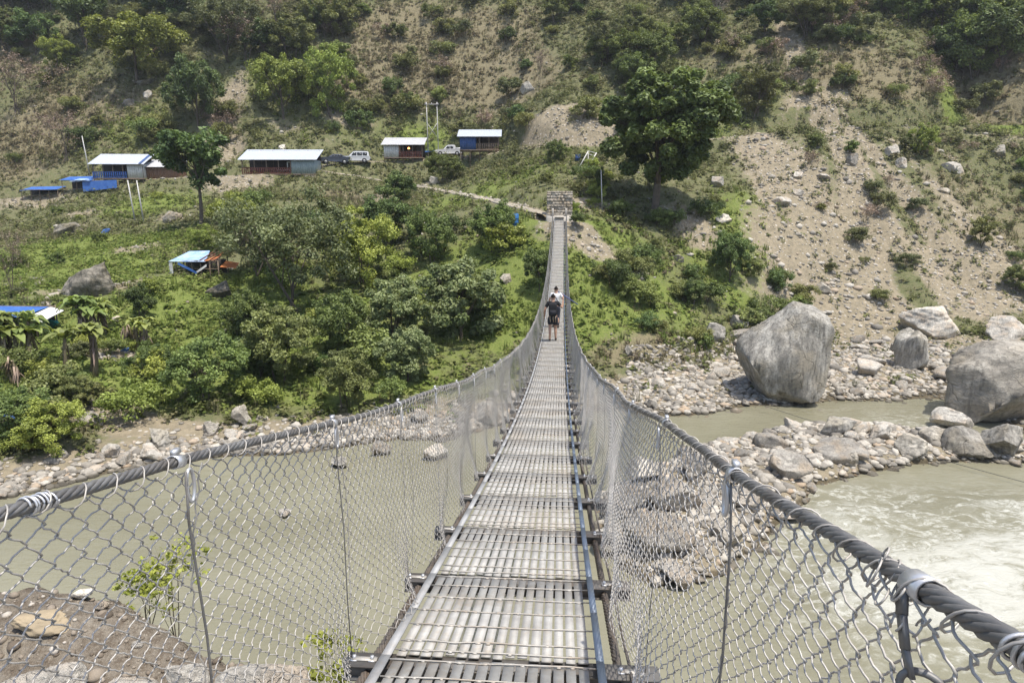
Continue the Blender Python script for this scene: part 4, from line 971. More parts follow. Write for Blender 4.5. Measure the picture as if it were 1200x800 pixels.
def corrugated(x0, x1, y0, z0, y1, z1, th=.03, pitch=.18, amp=.025):
    """roof sheet from back edge (y1,z1) to front edge (y0,z0) with ridges running down the slope"""
    nx = max(int((x1-x0)/pitch*4), 8); X = np.linspace(x0, x1, nx+1); w = amp*np.sin(X/pitch*2*math.pi); mb = MB()
    top = np.stack([np.stack([X, np.full_like(X, y0), z0+w], 1), np.stack([X, np.full_like(X, y1), z1+w], 1)], 0)
    mb.grid(top[:, ::-1]); bot = top.copy(); bot[..., 2] -= th; mb.grid(bot)
    for a in (0, 1): mb.grid(np.stack([top[a], bot[a]], 0) if a == 0 else np.stack([bot[a], top[a]], 0))
    return mb
def hut(px, py, W, D, Hf, Hb, label, floor=.0, walls=(), rail=None, roof=M_ROOF, posts=5, rz=0.0, ridge=None, ov=.35, extra=None, dy=0.0, yaw_base=True, name='hut', postmat=None):
    """px,py: middle of the front floor edge. local axes: x right, y back, z up from the floor"""
    p = cast(px, py); o = empty(name, (p[0], p[1]+dy, p[2]+floor), rz); tag(o, label, 'hut')
    pm = postmat or M_WOOD
    g = lambda x, y: float(T(p[0]+x*math.cos(rz)-y*math.sin(rz), p[1]+dy+x*math.sin(rz)+y*math.cos(rz)))-(p[2]+floor)
    b = MB(); b.box((-W/2, -.05, -.14), (W/2, D, 0)); b.build('floor_deck', M_WOOD, o)
    for x in np.linspace(-W/2+.12, W/2-.12, posts):
        for y, hh in ((.08, Hf), (D-.12, Hb)):
            b = MB(); gz = min(g(x, y)-.3, -.2); b.bar((x, y, gz), (x, y, hh-.05), .12, .12, (0, 1, 0)); b.build('post', pm, o)
    rf = corrugated(-W/2-ov, W/2+ov, -ov*1.3, Hf-.02, D+ov, Hb+.1).build('roof', roof, o)
    if ridge: b = MB(); b.bar((ridge, -ov*1.3, Hf+.06), (ridge, D+ov, Hb+.18), .35, .05); b.build('ridge_strip', M_BLUEW, rf)
    for (x0, x1, y, h, mt) in walls:  # front panels and their sides
        b = MB()
        for xs in np.arange(x0, x1-.05, .32):
            b.box((xs, y+.008*(int(xs*10) % 2), .0), (min(xs+.31, x1), y+.05, h))
        b.box((x0, y+.06, 0), (x0+.05, D-.2, h)); b.box((x1-.05, y+.06, 0), (x1, D-.2, h)); b.build('wall', mt, o)
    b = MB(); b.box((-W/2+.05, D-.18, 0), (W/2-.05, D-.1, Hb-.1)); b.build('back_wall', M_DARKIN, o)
    if rail:
        x0, x1, mt, boards = rail; b = MB()
        b.bar((x0, -.02, .9), (x1, -.02, .9), .07, .07); b.bar((x0, -.02, .12), (x1, -.02, .12), .06, .06)
        for x in np.arange(x0, x1+.01, .28): b.bar((x, -.02, .05), (x, -.02, .9), .16 if boards else .05, .03, (0, 1, 0))
        b.build('railing', mt, o)
    if extra: extra(o, W, D, Hf)
    return o
def long_extra(o, W, D, Hf):
    b = MB(); b.box((-W/2+.05, -.1, -1.6), (-W/2+3.2, D*.6, -.16)); b.box((W/2-1.8, -.05, -1.8), (W/2, D, -.16)); b.build('stone_plinth', M_STONEW, o)
    b = MB(); b.box((-.4, .5, .5), (2.3, .58, .62)); b.box((1.1, .5, .62), (1.25, .58, 1.75)); b.box((2.2, .5, .62), (2.35, .58, 1.75)); b.box((1.1, .5, 1.65), (2.35, .58, 1.8)); b.build('door_frame', M_WHITE, o)
def lit_extra(o, W, D, Hf):
    b = MB(); b.tube(np.array([[.75, 1.0, 1.35], [.75, 1.0, 1.5], [.75, 1.0, 1.62]]), [.16, .19, .06], 10); b.build('lamp_shade', LAMPM, o)
    b = MB(); b.box((-.4, .7, .68), (2.2, 1.5, .74))
    for x in (-.3, 2.1): b.box((x-.04, .8, 0), (x+.04, .88, .68)); b.box((x-.04, 1.35, 0), (x+.04, 1.43, .68))
    b.build('table', M_REDW, o)
hut(327, 207, 10.9, 3.4, 2.05, 3.6, 'long metal roofed hut with red railings and a grey green room on a stone plinth', .25, [(1.9, 5.4, 0, 2.0, M_GREENW)], (-5.3, 1.7, M_REDW, True), M_ROOF, 7, extra=long_extra)
hut(473, 195, 6.2, 3.2, 1.95, 3.2, 'stilted hut with a white panel and a glowing orange lamp on its open porch', 1.2, [(-3.05, -.75, 0, 1.9, M_WHITE)], (-.6, 3.0, M_REDW, True), M_ROOF2, 5, extra=lit_extra)
hut(562, 190, 5.9, 3.2, 1.9, 3.1, 'stilted hut with blue painted wall and open railed porch beside the pickup', 1.7, [(-2.9, -.55, 0, 1.8, M_BLUEW)], (-.4, 2.85, M_WOOD, True), M_ROOF, 5)
hut(140, 218, 7.0, 3.6, 2.0, 3.5, 'open stilted hut with wide pale roof and blue ridge above the tarpaulin shelters', .9, [(1.3, 3.4, 0, 2.0, M_WHITE)], (-3.4, 1.2, M_TARP, True), M_ROOF, 6, ridge=3.3, rz=.1)
hut(186, 213, 4.9, 3.2, 1.9, 3.0, 'brown boarded hut with white roof half hidden behind the slim dark tree', .15, [(-2.4, 2.4, 0, 1.85, M_BROWNW)], None, M_ROOF2, 4, dy=.8)

def cloth(mb, A, B_, C_, D_, sag=.15, n_=9, seed=1, th=.012):
    """sagging sheet between four corners (A,B front, D,C back)"""
    A, B_, C_, D_ = [np.array(v, float) for v in (A, B_, C_, D_)]; u = np.linspace(0, 1, n_)[:, None, None]; v = np.linspace(0, 1, n_)[None, :, None]
    G = A*(1-u)*(1-v)+B_*u*(1-v)+C_*u*v+D_*(1-u)*v
    G[..., 2] -= sag*(4*u*(1-u)*4*v*(1-v))[..., 0]; r = np.random.default_rng(seed); G[1:-1, 1:-1, 2] += r.normal(size=(n_-2, n_-2))*sag*.22
    mb.grid(G); G2 = G.copy(); G2[..., 2] -= th; mb.grid(G2[::-1]); return mb
def shelter(px, py, W, D, H, label, parts, rz=0.0, dy=0, posts=5):
    p = cast(px, py); o = empty('tarpaulin_shelter', (p[0], p[1]+dy, p[2]), rz); tag(o, label, 'shelter'); r = np.random.default_rng(int(px))
    for x in np.linspace(-W/2, W/2, posts):
        for y in (0, D):
            g = float(T(p[0]+x, p[1]+dy+y))-p[2]
            b = MB(); b.tube(np.array([[x, y, g-.3], [x+r.normal()*.05, y, H+.35*(y > 0)]]), .05, 6); b.build('post', M_WOOD, o)
    b = MB(); b.bar((-W/2, 0, H), (W/2, 0, H), .08, .08); b.bar((-W/2, D, H+.35), (W/2, D, H+.35), .08, .08); b.bar((-W/2, 0, .75), (W/2, 0, .75), .06, .06); b.build('frame', M_WOOD, o)
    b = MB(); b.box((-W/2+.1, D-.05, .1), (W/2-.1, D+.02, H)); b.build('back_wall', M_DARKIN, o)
    for i, (nm, mt, q, sag) in enumerate(parts): cloth(MB(), *q, sag, seed=i+int(px)).__class__; mb = MB(); cloth(mb, *q, sag, seed=i+int(px)); mb.build(nm, mt, o, smooth=True)
    return o
W = 7.6
shelter(105, 228, W, 2.6, 1.9, 'long shelter of sagging blue tarpaulins on crooked poles beside the pale roofed hut',
        [('tarpaulin', M_TARP, [(-W/2-.3, -.2, 1.95), (.3, -.3, 1.9), (.3, 2.8, 2.6), (-W/2-.3, 2.8, 2.5)], .2), ('tarpaulin', M_TARPL, [(-W/2+1.2, -.5, 1.75), (.2, -.45, 1.85), (.5, 1.2, 2.2), (-W/2+2, 1.0, 2.2)], .1),
         ('side_sheet', M_TARP, [(-.9, -.32, .35), (3.8, -.28, .9), (3.8, -.2, 2.0), (-.9, -.25, 1.8)], .1)], rz=.08, dy=.4)
shelter(48, 237, 5.0, 2.2, 1.55, 'small low shelter with one bright blue tarpaulin roof on the track edge', [('tarpaulin', M_TARP, [(-2.6, -.3, 1.45), (2.6, -.3, 1.6), (2.5, 2.4, 2.1), (-2.5, 2.4, 2.0)], .12)], rz=.05)
s = shelter(232, 326, 3.7, 2.0, 1.45, 'collapsed shack of pale blue sheet and orange cloth over broken poles in the meadow',
        [('tarpaulin', M_TARPL, [(-2.3, -.25, 1.42), (.9, -.3, 1.4), (.25, 2.3, 2.15), (-1.6, 2.3, 2.1)], .1), ('torn_sheet', M_ORANGE, [(.75, -.25, 1.44), (1.35, .1, 1.5), (2.2, 2.2, 2.1), (1.7, 2.3, 2.12)], .05),
         ('hanging_sheet', M_TARP, [(-1.5, -.35, 1.2), (.1, -.4, .35), (.15, -.42, .55), (-1.4, -.34, 1.36)], .05), ('hanging_sheet', M_WTARP, [(.0, -.4, .35), (1.0, -.35, 1.0), (1.0, -.33, 1.2), (.05, -.4, .55)], .02),
         ('corner_sheet', M_WTARP, [(-2.35, -.2, .1), (-1.95, -.3, .05), (-1.95, -.3, 1.3), (-2.3, -.2, 1.3)], .03), ('fallen_cloth', M_ORANGE, [(1.9, .2, .9), (3.1, .6, .75), (3.0, 1.8, 1.1), (1.9, 1.6, 1.3)], .15)], posts=6)
for k in range(4): b = MB(); b.bar((.35+.42*k, -.15, 1.5), (.75+.42*k, 2.3, 2.16), .07, .06); b.build('rafter', M_REDW, s)
W = 4.3
s = shelter(8, 394, W, 2.2, 1.4, 'low blue roofed hut with dark boarded front in the lower meadow', [('roof', M_TARP, [(-W/2-.2, -.4, 1.45), (1.5, -.4, 1.42), (1.8, 2.3, 1.75), (-W/2-.2, 2.3, 1.8)], .04), ('roof_sheet', M_WTARP, [(1.45, -.45, 1.2), (2.7, -.3, 1.0), (3.0, 1.9, 1.5), (1.85, 2.2, 1.73)], .12)])
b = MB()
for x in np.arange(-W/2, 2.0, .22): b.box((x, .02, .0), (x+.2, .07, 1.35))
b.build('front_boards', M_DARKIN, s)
for px, py, sz, mt, lab in [(63, 384, .7, M_TURQ, 'crumpled turquoise sheet on the ground beside the low blue roofed hut'), (122, 276, .75, M_TARP, 'crumpled blue sheet tent in the meadow below the pale roofed hut'), (147, 414, .35, M_TARP, 'small blue bundle lying on the bare patch'), (12, 494, .4, M_TARP, 'blue rag caught in the bank bushes')]:
    p = cast(px, py); v, f = rock_geo(int(px), 3, 5, .3, .2); o = link('plastic_sheet', mesh_data('plastic_sheet', v*np.array([sz, sz*.7, sz*.8]), f, mt, True), None, p+np.array([0, 0, sz*.3])); tag(o, lab, 'plastic sheet')

# masonry at the bridge head
p = AB; zb = p[2]
o = empty('bridge_anchor', (p[0]+.05, p[1]+1.2, zb), -R_(4.1)); tag(o, 'square stone masonry bridge anchor behind the far end of the deck', 'bridge anchor')
def masonry(lo, hi, seed, jag=.05, st=.22):
    """stone block faces broken up course by course"""
    r = np.random.default_rng(seed); mb = MB(); z = lo[2]
    while z < hi[2]-.01:
        h = min(r.uniform(.17, .3), hi[2]-z); x = lo[0]
        while x < hi[0]-.01:
            w = min(r.uniform(.22, .5), hi[0]-x); j = r.uniform(0, jag)
            mb.box((x+.003, lo[1]-j, z+.003), (x+w-.006, hi[1]-r.uniform(0, jag), z+h-.002)); x += w
        z += h
    mb.box((lo[0]+.03, lo[1]+.05, lo[2]), (hi[0]-.03, hi[1]-.08, hi[2]-.05)); return mb
masonry((-1.2, 0, -1.5), (1.2, 2.2, 2.45), 5, .07).build('anchor_block', M_RUBBLE, o)
b = MB(); b.hexa(np.array([[-1.25, -1.0, -1.8], [1.45, -1.0, -1.8], [1.45, -.02, -1.8], [-1.25, -.02, -1.8], [-1.0, -1.0, .02], [1.1, -1.0, .02], [1.45, -.02, .3], [-1.25, -.02, .3]], float)); b.build('abutment', M_CONC, o)
b = MB(); b.box((-.42, -1.12, .05), (.42, -.88, .14)); b.build('sill', M_CONC, o)
for sx in (-1, 1): b = MB(); b.box((sx*.62-.09, -.5, 0), (sx*.62+.09, -.3, .9)); b.build('cable_post', M_CONC, o)
# retaining wall under the footpath
WL = PATH[2:]; mbw = MB(); r = np.random.default_rng(4)
t = np.gradient(WL[:, :2], axis=0); t /= np.linalg.norm(t, axis=1)[:, None]; nn = np.stack([t[:, 1], -t[:, 0]], 1); nn *= np.sign(-nn[:, 1:2])
for i in range(len(WL)-1):
    a, c_ = WL[i], WL[i+1]; L = np.linalg.norm(c_-a); m_ = max(int(L/.42), 1)
    for k in range(m_):
        for lv in range(4):
            f0, f1 = (k+.03)/m_, (k+.97)/m_; q0 = a+(c_-a)*f0; q1 = a+(c_-a)*f1; n0 = np.append(nn[i], 0); oo = .85+r.uniform(-.05, .05); zt = -.72+lv*.24
            mbw.bar(q0+n0*oo+np.array([0, 0, zt]), q1+n0*oo+np.array([0, 0, zt+r.uniform(-.03, .03)]), .36, .23)
o = mbw.build('stone_retaining_wall', M_RUBBLE); tag(o, 'low stone retaining wall along the footpath from the bridge head up to the parked car', 'wall')
p = cast(604, 266); o = empty('barrel', p); tag(o, 'upright blue plastic barrel below the footpath wall', 'barrel')
b = MB(); z = np.array([0, .05, .35, .38, .42, .75, .78, .82, 1.15, 1.2]); b.tube(np.stack([z*0, z*0, z], 1), [.28, .31, .31, .33, .31, .31, .33, .31, .31, .26], 16); b.build('barrel_body', M_PLASTB, o, True)
b = MB(); b.tube(np.array([[0, 0, 1.2], [0, 0, 1.25]]), .2, 14); b.build('lid', M_PLASTB, o)

# vehicles
def wheel(o, x, y, r_=.36):
    w = empty('wheel', (x, y, r_)); w.parent = o
    a = np.linspace(0, 2*math.pi, 19)[:-1]; prof = [(-.11, r_*.6), (-.11, r_*.92), (-.07, r_), (.07, r_), (.11, r_*.92), (.11, r_*.6)]
    V = np.array([[rr*math.cos(t), yy, rr*math.sin(t)] for t in a for yy, rr in prof]); k = len(prof); m_ = len(a)
    F = np.array([[i*k+j, i*k+(j+1) % k, ((i+1) % m_)*k+(j+1) % k, ((i+1) % m_)*k+j] for i in range(m_) for j in range(k)]); link('tyre', mesh_data('tyre', V, F, M_BLACKM, True), w)
    b = MB(); b.cyl((0, -.09, 0), r_*.6, .18, 14, 1); b.build('rim', M_POLE, w)
def profile_body(mb, prof, yw, inset=None):
    """extrude a side profile (x,z, half width) across the vehicle with narrower roof"""
    P = np.array(prof, float); n_ = len(P); L = np.stack([P[:, 0], -P[:, 2]*yw, P[:, 1]], 1); Rr = L*np.array([1, -1, 1])
    V = np.concatenate([L, Rr]); i = np.arange(n_); j = (i+1) % n_
    mb.add(V, [np.stack([i, j, j+n_, i+n_], 1)]); c0 = len(V)
    cen = np.array([[P[:, 0].mean(), -yw*P[:, 2].mean(), P[:, 1].mean()], [P[:, 0].mean(), yw*P[:, 2].mean(), P[:, 1].mean()]])
    mb.add(np.concatenate([L, cen[:1]]), [np.stack([j, i, np.full(n_, n_)], 1)]); mb.add(np.concatenate([Rr, cen[1:]]), [np.stack([i, j, np.full(n_, n_)], 1)])
def vehicle(px, py, label, cat, kind, paint, rz, name):
    p = cast(px, py); p[2] = float(T(p[0], p[1]))+.05; o = empty(name, p, rz); tag(o, label, cat)
    low = [(-2.25, .42, .93), (-2.28, .8, .95), (-2.1, .98, .96), (-.95, 1.05, 1), (2.15, 1.05, 1), (2.27, .85, .96), (2.25, .42, .94), (1.85, .36, .95), (-1.85, .36, .95)]
    b = MB(); profile_body(b, low, .88); b.build('body', paint, o)
    cab = {'suv': [(-.95, 1.05, .97), (-.25, 1.7, .8), (0.0, 1.76, .8), (1.95, 1.74, .8), (2.15, 1.05, .95)], 'pickup': [(-.9, 1.05, .97), (-.25, 1.66, .8), (0.0, 1.72, .8), (.85, 1.72, .8), (1.0, 1.05, .96)],
           'car': [(-1.0, 1.05, .97), (-.2, 1.46, .8), (.9, 1.48, .8), (1.7, 1.05, .95)]}[kind]
    b = MB(); profile_body(b, cab, .86); b.build('cab', paint, o)
    h = cab[1][1]-.12; x1 = cab[-2][0]
    xs = {'suv': [(-.55, .25), (.33, 1.08), (1.16, 1.85)], 'pickup': [(-.52, .2), (.28, .8)], 'car': [(-.5, .3), (.38, 1.15)]}[kind]
    for sy in (-1, 1):
        for a, c_ in xs:
            f = lambda z: (.97+(.8-.97)*(z-1.05)/(cab[1][1]-1.05))*.86+.012
            za, zb_ = 1.12, h; a2 = a+(.32 if a < 0 else 0)
            q = np.array([[a, sy*f(za), za], [c_, sy*f(za), za], [c_, sy*f(zb_), zb_], [a2, sy*f(zb_), zb_]]); b = MB(); b.hexa(np.concatenate([q, q+np.array([0, sy*.012, 0])])); b.build('window', M_GLASS, o)
    q = np.array([[-.93, -.74, 1.1], [-.93, .74, 1.1], [-.33, .62, h+.02], [-.33, -.62, h+.02]]); b = MB(); b.hexa(np.concatenate([q+np.array([-.03, 0, .03]), q+np.array([-.05, 0, .045])])); b.build('windscreen', M_GLASS, o)
    for x in (-1.4, 1.4):
        for y in (-.8, .8): wheel(o, x, y)
    b = MB(); b.box((-2.36, -.84, .42), (-2.22, .84, .6)); b.build('bumper', M_BLACKM, o); b = MB(); b.box((2.22, -.84, .42), (2.36, .84, .6)); b.build('bumper', M_BLACKM, o)
    for y in (-.68, .68): b = MB(); b.box((-2.31, y-.14, .72), (-2.2, y+.14, .88)); b.build('headlight', M_WTARP, o)
    if kind == 'suv':
        for y in (-.6, .6): b = MB(); b.bar((.1, y, 1.83), (1.8, y, 1.83), .05, .05); b.build('roof_rail', M_BLACKM, o)
    if kind == 'pickup': b = MB(); b.box((1.05, -.8, 1.06), (2.2, .8, 1.075)); b.box((1.02, -.86, 1.05), (2.24, -.8, 1.25)); b.box((1.02, .8, 1.05), (2.24, .86, 1.25)); b.box((2.18, -.8, 1.05), (2.24, .8, 1.25)); b.build('cargo_bed', paint, o)
vehicle(417, 192, 'white off-road car parked at the road edge beside the lit porch hut', 'car', 'suv', M_PAINT, .12, 'parked_car')
vehicle(392, 193, 'dark car mostly hidden behind the white off-road car', 'car', 'car', M_DPAINT, .4, 'parked_car')
vehicle(527, 184, 'white pickup parked beside the blue walled hut', 'pickup', 'pickup', M_PAINT, -.1, 'pickup_truck')
p = cast(503, 184); mb = MB(); cloth(mb, (-1.3, -.6, .5), (1.5, -.6, .9), (1.5, .7, 1.1), (-1.3, .7, .8), .15, seed=8); o = mb.build('tarpaulin', M_TARP, None, True, loc=p); tag(o, 'blue tarpaulin stretched over goods between the lit porch hut and the pickup', 'tarpaulin')

# poles
def pole(name, pts_, r0, r1, label, arm=None, cat='pole', top=None):
    p = cast(*pts_[0]); h = pts_[1]*depth(p)/FPX*1.02; o = empty(name, p); tag(o, label, cat)
    b = MB(); b.tube(np.array([[0, 0, -.4], [pts_[2], 0, h]]), [r0, r1], 8); b.build('post', M_POLE, o); return o, h, p
pole('power_pole', [(169, 262), 48, -.35], .1, .07, 'thin grey pole in the meadow in front of the pale roofed hut')
pole('power_pole', [(159, 262), 48, -.4], .1, .07, 'leaning thin pole paired with the thin grey pole in the meadow')
pole('power_pole', [(106, 208), 44, -.5], .09, .06, 'lone leaning pole behind the tarpaulin shelters')
pole('power_pole', [(706, 250), 48, -.25], .06, .04, 'slender white pole in the shade between bridge head and big tree')
p = cast(508, 184); h = 61*depth(p)/FPX; o = empty('power_pole', p); tag(o, 'tall two legged power pole with crossbar behind the pickup', 'power pole')
for x in (-.85, .85): b = MB(); b.tube(np.array([[x, 0, -.4], [x-.1, 0, h]]), [.075, .055], 8); b.build('post', M_POLE, o)
b = MB(); b.bar((-1.3, -.1, h-.35), (1.1, -.1, h-.35), .07, .08); b.build('crossarm', M_POLE, o)
b = MB(); b.bar((-.85, .02, h*.35), (.7, .02, h*.62), .06, .06); b.bar((.8, -.05, h*.35), (-.9, -.05, h*.62), .06, .06); b.build('brace', M_POLE, o)
for x in (-1.1, -.1, .9): b = MB(); b.tube(np.array([[x, -.1, h-.3], [x, -.1, h-.1]]), [.06, .04], 8); b.build('insulator', M_WTARP, o)
p = cast(688, 199); o = empty('ladder_frame', p); tag(o, 'white metal ladder frame leaning on the slope below the road cutting', 'ladder')
dv = np.array([1.3, 1.0, 2.2])
for k, off in enumerate((np.array([-1.1, 0, 0]), np.array([-.1, -.1, -.2]))): b = MB(); b.bar(off, off+dv, .1, .1); b.build('rail', M_WTARP, o)
for f in (.15, .5, .85, 1.0): b = MB(); b.bar(np.array([-1.1, 0, 0])+dv*f, np.array([-.1, -.1, -.2])+dv*f*.98, .07, .07); b.build('rung', M_WTARP, o)
b = MB(); b.bar(np.array([-1.1, 0, 0])+dv*.98, np.array([-.1, -.1, -.2])+dv*.2, .06, .06); b.build('brace', M_WTARP, o)
p = cast(677, 189); b = MB(); b.box((-.3, -.2, 0), (.3, .2, .7)); b.box((-.34, -.24, .7), (.34, .24, .76)); tag(b.build('crate', M_BLUEW, None, loc=p), 'small blue box beside the white ladder frame', 'box')
# guy cable over the river
a = at_z(845, 478, .9); c_ = np.array([13.5, 15.5, 4.6]); a_ = cast(838, 462)+np.array([0, 0, .3]); e_ = at_d(1290, 588, 27.0)
b = MB(); t = np.linspace(0, 1, 24)[:, None]; P = a_+(e_-a_)*t; P[:, 2] -= .25*(4*t*(1-t))[:, 0]; b.tube(P, .013, 6); tag(b.build('guy_cable', simple('dark steel cable', (.1, .1, .1), .5, .6), None, True), 'thin dark guy cable stretched low over the river beside the stone island', 'cable')
# ------------------------------------------------------------------ suspension footbridge
BA_ = math.atan(.0724); CB = math.cos(BA_)
S_NEAR, S_FAR = -1.75, 63.0
ZORG = 11.0; BORG = (-.257, 0, ZORG)
br = empty('suspension_bridge', BORG, -BA_); tag(br, 'long steel suspension footbridge with wire mesh sides and grating deck crossing the river', 'footbridge')
def zd(S):
    x = np.asarray(S, float)*CB
    return 13-1.85-.1522*(x-2.449)+.003834*(x-2.449)*(x-24.45)-ZORG
HL, HR = -.60, .64
HH = 1.01
def hh(L): return 1.005 if L < 0 else 1.025
HW = .435
def galv(name, c0, c1, rust, rough=.5, metal=.55, sc=7, rustamt=.5):
    m, n = newmat(name); c = n.coord(); a = n.noise(c, sc, 5, .65); b = n.noise(c, sc*.25, 4, .6); d = n.noise(c, sc*6, 4, .6)
    col = n.mix(n.ramp(a, [(.35, 0.0), (.65, 1.0)]), c0, c1); f = n.math('MULTIPLY', n.ramp(n.math('ADD', n.math('MULTIPLY', b, .6), n.math('MULTIPLY', d, .4)), [(.48, 0.0), (.66, 1.0)]), rustamt)
    col = n.mix(f, col, rust); n.out(col, rough, metal, d, .15, .004, .4); return m
M_WIRE = galv('galvanised mesh wire', (.48, .45, .405), (.33, .31, .28), (.3, .25, .19), .5, .2, 12, .3)
M_CABLE = galv('weathered steel rope', (.22, .215, .205), (.135, .13, .125), (.15, .115, .08), .55, .45, 14, .4)
M_MCABLE = galv('rusted main cable', (.15, .13, .11), (.09, .078, .066), (.15, .1, .065), .7, .25, 10, .7)
M_GRATE = galv('worn galvanised deck strip', (.40, .39, .36), (.28, .27, .25), (.31, .25, .175), .65, .15, 6, .6)
M_ROD = galv('pale welded cross rod', (.44, .42, .38), (.32, .30, .265), (.34, .25, .16), .6, .25, 9, .5)
M_ANGLE = galv('grey edge angle', (.36, .36, .355), (.26, .262, .26), (.3, .25, .19), .6, .15, 5, .4)
M_ANGLEB = galv('blue grey edge angle', (.20, .245, .30), (.155, .185, .225), (.2, .18, .16), .5, .35, 5, .3)
M_BEAM = galv('dark channel beam', (.17, .16, .145), (.10, .093, .085), (.16, .11, .075), .65, .3, 6, .5)
M_CLAMP = galv('bright clamp', (.62, .62, .62), (.48, .48, .49), (.4, .36, .3), .4, .6, 12, .2)

SB = 2.46+1.02*np.arange(-4, 60); SB = SB[(SB > S_NEAR) & (SB < S_FAR)]
NB = len(SB)
rb = np.random.default_rng(77)
# strands of a twisted rope along a local path
def rope(mb, P, R, strands=6, turn=.22, sides=5, fine=True):
    P = np.asarray(P); seg = np.linalg.norm(np.diff(P, axis=0), axis=1); s = np.concatenate([[0], np.cumsum(seg)])
    T_ = np.gradient(P, axis=0); T_ /= np.linalg.norm(T_, axis=1)[:, None]; X = np.cross(T_, (0, 0, 1.0)); X /= np.linalg.norm(X, axis=1)[:, None]; Y = np.cross(X, T_)
    for k in range(strands):
        a = s/turn*2*math.pi+k*2*math.pi/strands
        Q = P+R*.62*(np.cos(a)[:, None]*X+np.sin(a)[:, None]*Y); mb.tube(Q, R*.43, sides)
    mb.tube(P, R*.42, 5)
def hand(L, S, dz=0.0):
    S = np.asarray(S, float); w = .014*np.sin(S*3.1+L*9)+.006*np.sin(S*7.7+L)
    return np.stack([np.full_like(S, L)+w*.5, S, zd(S)+hh(L)+.01*np.sin(S*2.3+L*4)+dz], -1)
for L in (HL, HR):
    mb = MB(); S1 = np.arange(S_NEAR, 9.0, .016); rope(mb, hand(L, S1), .0118, 6, .15, 6)
    S2 = np.arange(9.0, 22.0, .05); rope(mb, hand(L, S2), .0118, 6, .15, 4)
    mb.tube(hand(L, np.arange(22.0, S_FAR+.3, .5)), .0125, 7); mb.build('handrail_cable', M_CABLE, br, True)
for L in (-.52, -.47, .52, .56):
    S1 = np.arange(S_NEAR, 12, .03); mb = MB(); P = np.stack([np.full_like(S1, L), S1, zd(S1)-.075+(.05 if abs(L) == .56 else 0)], -1)
    if abs(L) in (.52,): rope(mb, P, .02, 6, .24, 5)
    else: mb.tube(P[::6], .007, 6)
    S2 = np.arange(11.99, S_FAR+.3, .6); mb.tube(np.stack([np.full_like(S2, L), S2, zd(S2)-.075], -1), .019 if abs(L) == .52 else .007, 6); mb.build('main_cable' if abs(L) == .52 else 'guide_wire', M_MCABLE, br, True)
# crossbeams: channel with bolts and a light clip plate at each end
for k, s in enumerate(SB):
    z = float(zd(s)); sl_ = float(zd(s+.05)-zd(s-.05))/.1; mb = MB(); e = rb.uniform(-.02, .02, 2)
    mb.box((-.61+e[0], s-.026, z-.085), (.66+e[1], s+.026, z-.08+.05)); mb.box((-.61+e[0], s-.045, z-.03), (.66+e[1], s+.045, z-.024)); mb.box((-.61+e[0], s-.045, z-.092), (.66+e[1], s+.045, z-.086))
    bm_ = mb.build('crossbeam', M_BEAM, br)
    if s < 20:
        for x in (-.575, -.50, .52, .60):
            mb = MB(); mb.cyl((x, s, z-.03), .008, .026, 6); mb.box((x-.013, s-.016, z-.024), (x+.013, s+.016, z-.019)); mb.build('bolt', M_CLAMP, bm_)
        for x in (-.53, .56): mb = MB(); mb.box((x-.05, s-.012, z-.023), (x+.05, s+.012, z-.018)); mb.build('clip_plate', M_ROD, bm_)
# deck panels between the beams
NBAR = 16; PW = .80/NBAR
ends = np.concatenate([[S_NEAR], SB, [S_FAR]])
for k in range(len(ends)-1):
    a, c_ = ends[k]+.012, ends[k+1]-.012
    if c_-a < .2: continue
    za, zc_ = float(zd(a)), float(zd(c_)); mb = MB(); near = a < 16
    for j in range(NBAR):
        x0 = -.405+PW*j+.004; w = PW-.010+rb.uniform(-.003, .003); h0, h1 = rb.uniform(-.0018, .0018, 2); ea, ec = rb.uniform(0, .03, 2)*(rb.random(2) < .75)
        f = lambda s: za+(zc_-za)*(s-a)/(c_-a)
        A, B2 = a+ea, c_-ec
        mb.hexa(np.array([[x0, A, f(A)-.008], [x0+w, A, f(A)-.008], [x0+w, B2, f(B2)-.008], [x0, B2, f(B2)-.008], [x0, A, f(A)+h0], [x0+w, A, f(A)+h0], [x0+w, B2, f(B2)+h1], [x0, B2, f(B2)+h1]]))
    dp = mb.build('deck_panel', M_GRATE, br)
    mb = MB()
    for j, s in enumerate([a+.04, a+.135]+list(np.linspace(a+.135, c_, 6)[1:-1])+[c_-.03]):
        z = f(s)+.006; xs = np.linspace(-.415, .42, 8); P = np.stack([xs, s+rb.normal(size=8)*.0025, z+rb.normal(size=8)*.0012], 1); mb.tube(P, .0034 if near else .0055, 5)
        if near:
            for j2 in range(NBAR):
                if rb.random() < .5: x = -.405+PW*(j2+.5)+rb.normal()*.004; w_ = rb.uniform(.005, .012); mb.box((x-w_, s-.006, z-.006), (x+w_, s+.006, z+.001))
    mb.build('cross_rod', M_ROD, dp)
